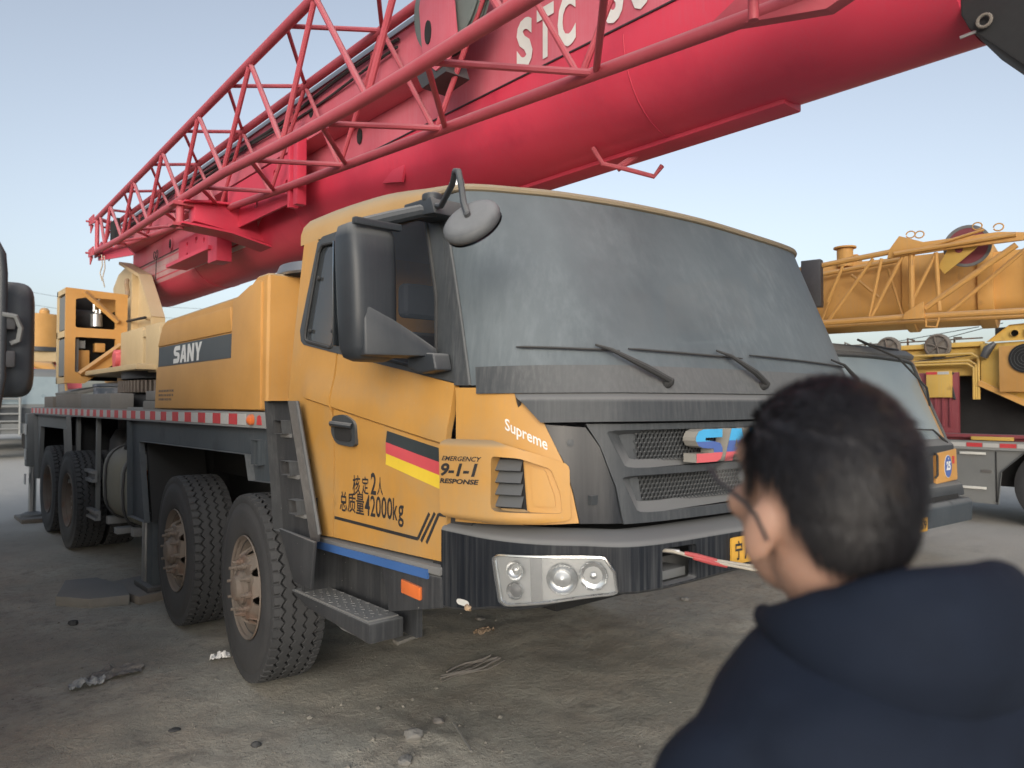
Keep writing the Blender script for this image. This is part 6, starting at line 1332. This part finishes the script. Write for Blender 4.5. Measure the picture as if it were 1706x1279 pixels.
# hair: a cap of scalp plus many short strands
M['hair'] = mat('black_hair', (.009, .008, .010), .55, dust=.0, up=0, bump=.0, scale=20, spot=((.085, .058, .035), 11, .54, .6))
def hairline(d):       # d: unit direction in head frame; True where hair grows
    az = math.atan2(d.x, d.y); el = d.z
    lim = -.40 if abs(az) > 2.35 else (-.40 + .50 * sm(2.35, 1.75, abs(az)))
    if abs(az) < 1.25: lim = .08 + .42 * sm(1.25, .5, abs(az))
    if 1.25 <= abs(az) < 1.75: lim = .10 if abs(az) > 1.45 else -.02
    return el > lim
mb = MB(); bmh = bmesh.new(); bmesh.ops.create_icosphere(bmh, subdivisions=5, radius=1)
hv = {}; 
def hs(d, k=0): return hp3(d.x * (.0740 + k), -.010 + d.y * (.0955 + k), .020 + d.z * (.099 + k) - (.012 if d.z < 0 else 0))
fcs = []
for f in bmh.faces:
    if all(hairline(v.co) for v in f.verts):
        ids = []
        for v in f.verts:
            if v.index not in hv: hv[v.index] = len(mb.v); mb.v.append(hs(v.co, .004 * noise.noise(v.co * 5) + .002))
            ids.append(hv[v.index])
        mb.f.append(tuple(ids))
HAIR = mb.build('hair', 'hair', MAN, fix=False)
rr = random.Random(9); mb = MB()
fl = [f for f in bmh.faces if all(hairline(v.co) for v in f.verts)]
for i in range(15000):
    f = rr.choice(fl); a, b, c = (v.co for v in f.verts); u, v = rr.random(), rr.random()
    if u + v > 1: u, v = 1 - u, 1 - v
    d = (a + (b - a) * u + (c - a) * v).normalized()
    tang = Vector((.12 * rr.gauss(0, 1), -.7 if d.z > .2 else -.3, -.8 if d.z < .5 else -.15)); tang = tang - d * tang.dot(d)
    if d.z > .55: tang = Vector((.5 + rr.gauss(0, .3), -.55 + rr.gauss(0, .4), 0)); tang = tang - d * tang.dot(d)
    tang.normalize(); L_ = rr.uniform(.014, .032); lift = rr.uniform(.02, .20)
    p0 = hs(d, .0); p1 = p0 + HR @ (tang * L_ * .6 + d * L_ * lift); p2 = p1 + HR @ (tang * L_ * .6 + d * L_ * lift * .3 + Vector((0, 0, -.002)))
    s_ = (HR @ d.cross(tang)).normalized() * .0007
    b0 = len(mb.v); mb.v += [p0 - s_, p0 + s_, p1 + s_ * .8, p1 - s_ * .8, p2]; mb.f += [(b0, b0 + 1, b0 + 2, b0 + 3), (b0 + 3, b0 + 2, b0 + 4)]
o = mb.build('hair_strands', 'hair', HAIR, fix=False, smooth=False); o['kind'] = 'stuff'; bmh.free()
# glasses
GL = MB()
for s_ in (-1, 1):
    GL.tube([hp3(s_ * .068, .100, .010), hp3(s_ * .079, .06, .004), hp3(s_ * .083, .0, -.004), hp3(s_ * .082, -.018, -.012), hp3(s_ * .078, -.034, -.032)], [.0028, .0026, .0022, .0022, .0018], 6)
    GL.tube([hp3(s_ * (.034 + .030 * math.cos(a)), .096, .004 + .019 * math.sin(a)) for a in [i * math.pi / 10 for i in range(21)]], .0016, 6)
GL.tube([hp3(-.006, .098, .008), hp3(0, .101, .010), hp3(.006, .098, .008)], .0016, 6); GL = GL.build('glasses', 'ink', MAN)
for s_ in (-1, 1):
    g_ = MB(); g_.add([hp3(s_ * .034 + .029 * math.cos(a), .096, .004 + .018 * math.sin(a)) for a in [i * math.pi / 10 for i in range(20)]], [tuple(range(20))]); g_.build('spectacle_lens', 'lens', GL)
# clothes
M['navy'] = mat('navy_shell_fabric', (.0065, .0115, .024), .85, dust=.02, up=.0, bump=.12, scale=9, var=.25, dcol=(.06, .06, .07)); M['navy'].node_tree.nodes['Principled BSDF'].inputs['Specular IOR Level'].default_value = .25; M['trouser'] = mat('dark_trousers', (.02, .02, .024), .8, dust=.1); 
mb = MB()
ell(mb, bp(0, .0, 1.20), (.215, .155, .26), BR_); ell(mb, bp(0, -.02, .92), (.205, .150, .20), BR_); ell(mb, bp(0, -.03, 1.33), (.19, .125, .10), BR_)
for i, s_ in enumerate((-1, 1)):
    ell(mb, bp(s_ * .150, -.0, 1.285), (.085, .080, .075), BR_)
    caps(mb, bp(s_ * .165, 0, 1.275), bp(*EL[i]), .078, .070); caps(mb, bp(*EL[i]), bp(*WRI[i]), .072, .052)
for s_ in (-1, 1): caps(mb, bp(s_ * .04, -.015, 1.345), bp(s_ * .155, -.005, 1.285), .070, .075)
def jd(co):
    p = co - Bc
    f_ = 1 - abs(noise.noise(Vector((p.x * 6 + 3, p.y * 6, p.z * 13)))) * 2.4
    return .004 * noise.noise(Vector((p.x * 5, p.y * 5, p.z * 9))) - .004 * max(0, f_ - .45) + .0012 * noise.noise(Vector((p.x * 14 + 4, p.y * 14, p.z * 30)))
JK = deform_remesh(mb, 'jacket', 'navy', MAN, .0075, 14, .6, jd)
mb = MB()      # hood folded round the neck
for k in range(37):
    a = R(-122 + 244 * k / 36); w_ = sm(122, 15, abs(math.degrees(a))); rc = .096 + .018 * w_
    ell(mb, bp(rc * math.sin(a), -rc * math.cos(a) + .006, 1.424 + .010 * w_), (.014 + .028 * w_, .014 + .026 * w_, .015 + .058 * w_), None, 14)
deform_remesh(mb, 'hood', 'navy', MAN, .006, 6, .55, jd)
mb = MB()
for s_ in (-1, 1):
    caps(mb, bp(s_ * .09, 0, .88), bp(s_ * .11, .02, .50), .105, .082); caps(mb, bp(s_ * .11, .02, .50), bp(s_ * .12, 0, .10), .08, .066)
deform_remesh(mb, 'trousers', 'trouser', MAN, .012, 4, .5)
for s_ in (-1, 1):
    mb = MB(); ell(mb, bp(s_ * .12, .05, .045), (.052, .135, .05), BR_); mb.bx(0, 0, 0, 0, 0, 0) if False else None; mb.v = [Vector((v.x, v.y, max(v.z, .0))) for v in mb.v]; mb.build('shoe', 'rubber', MAN)
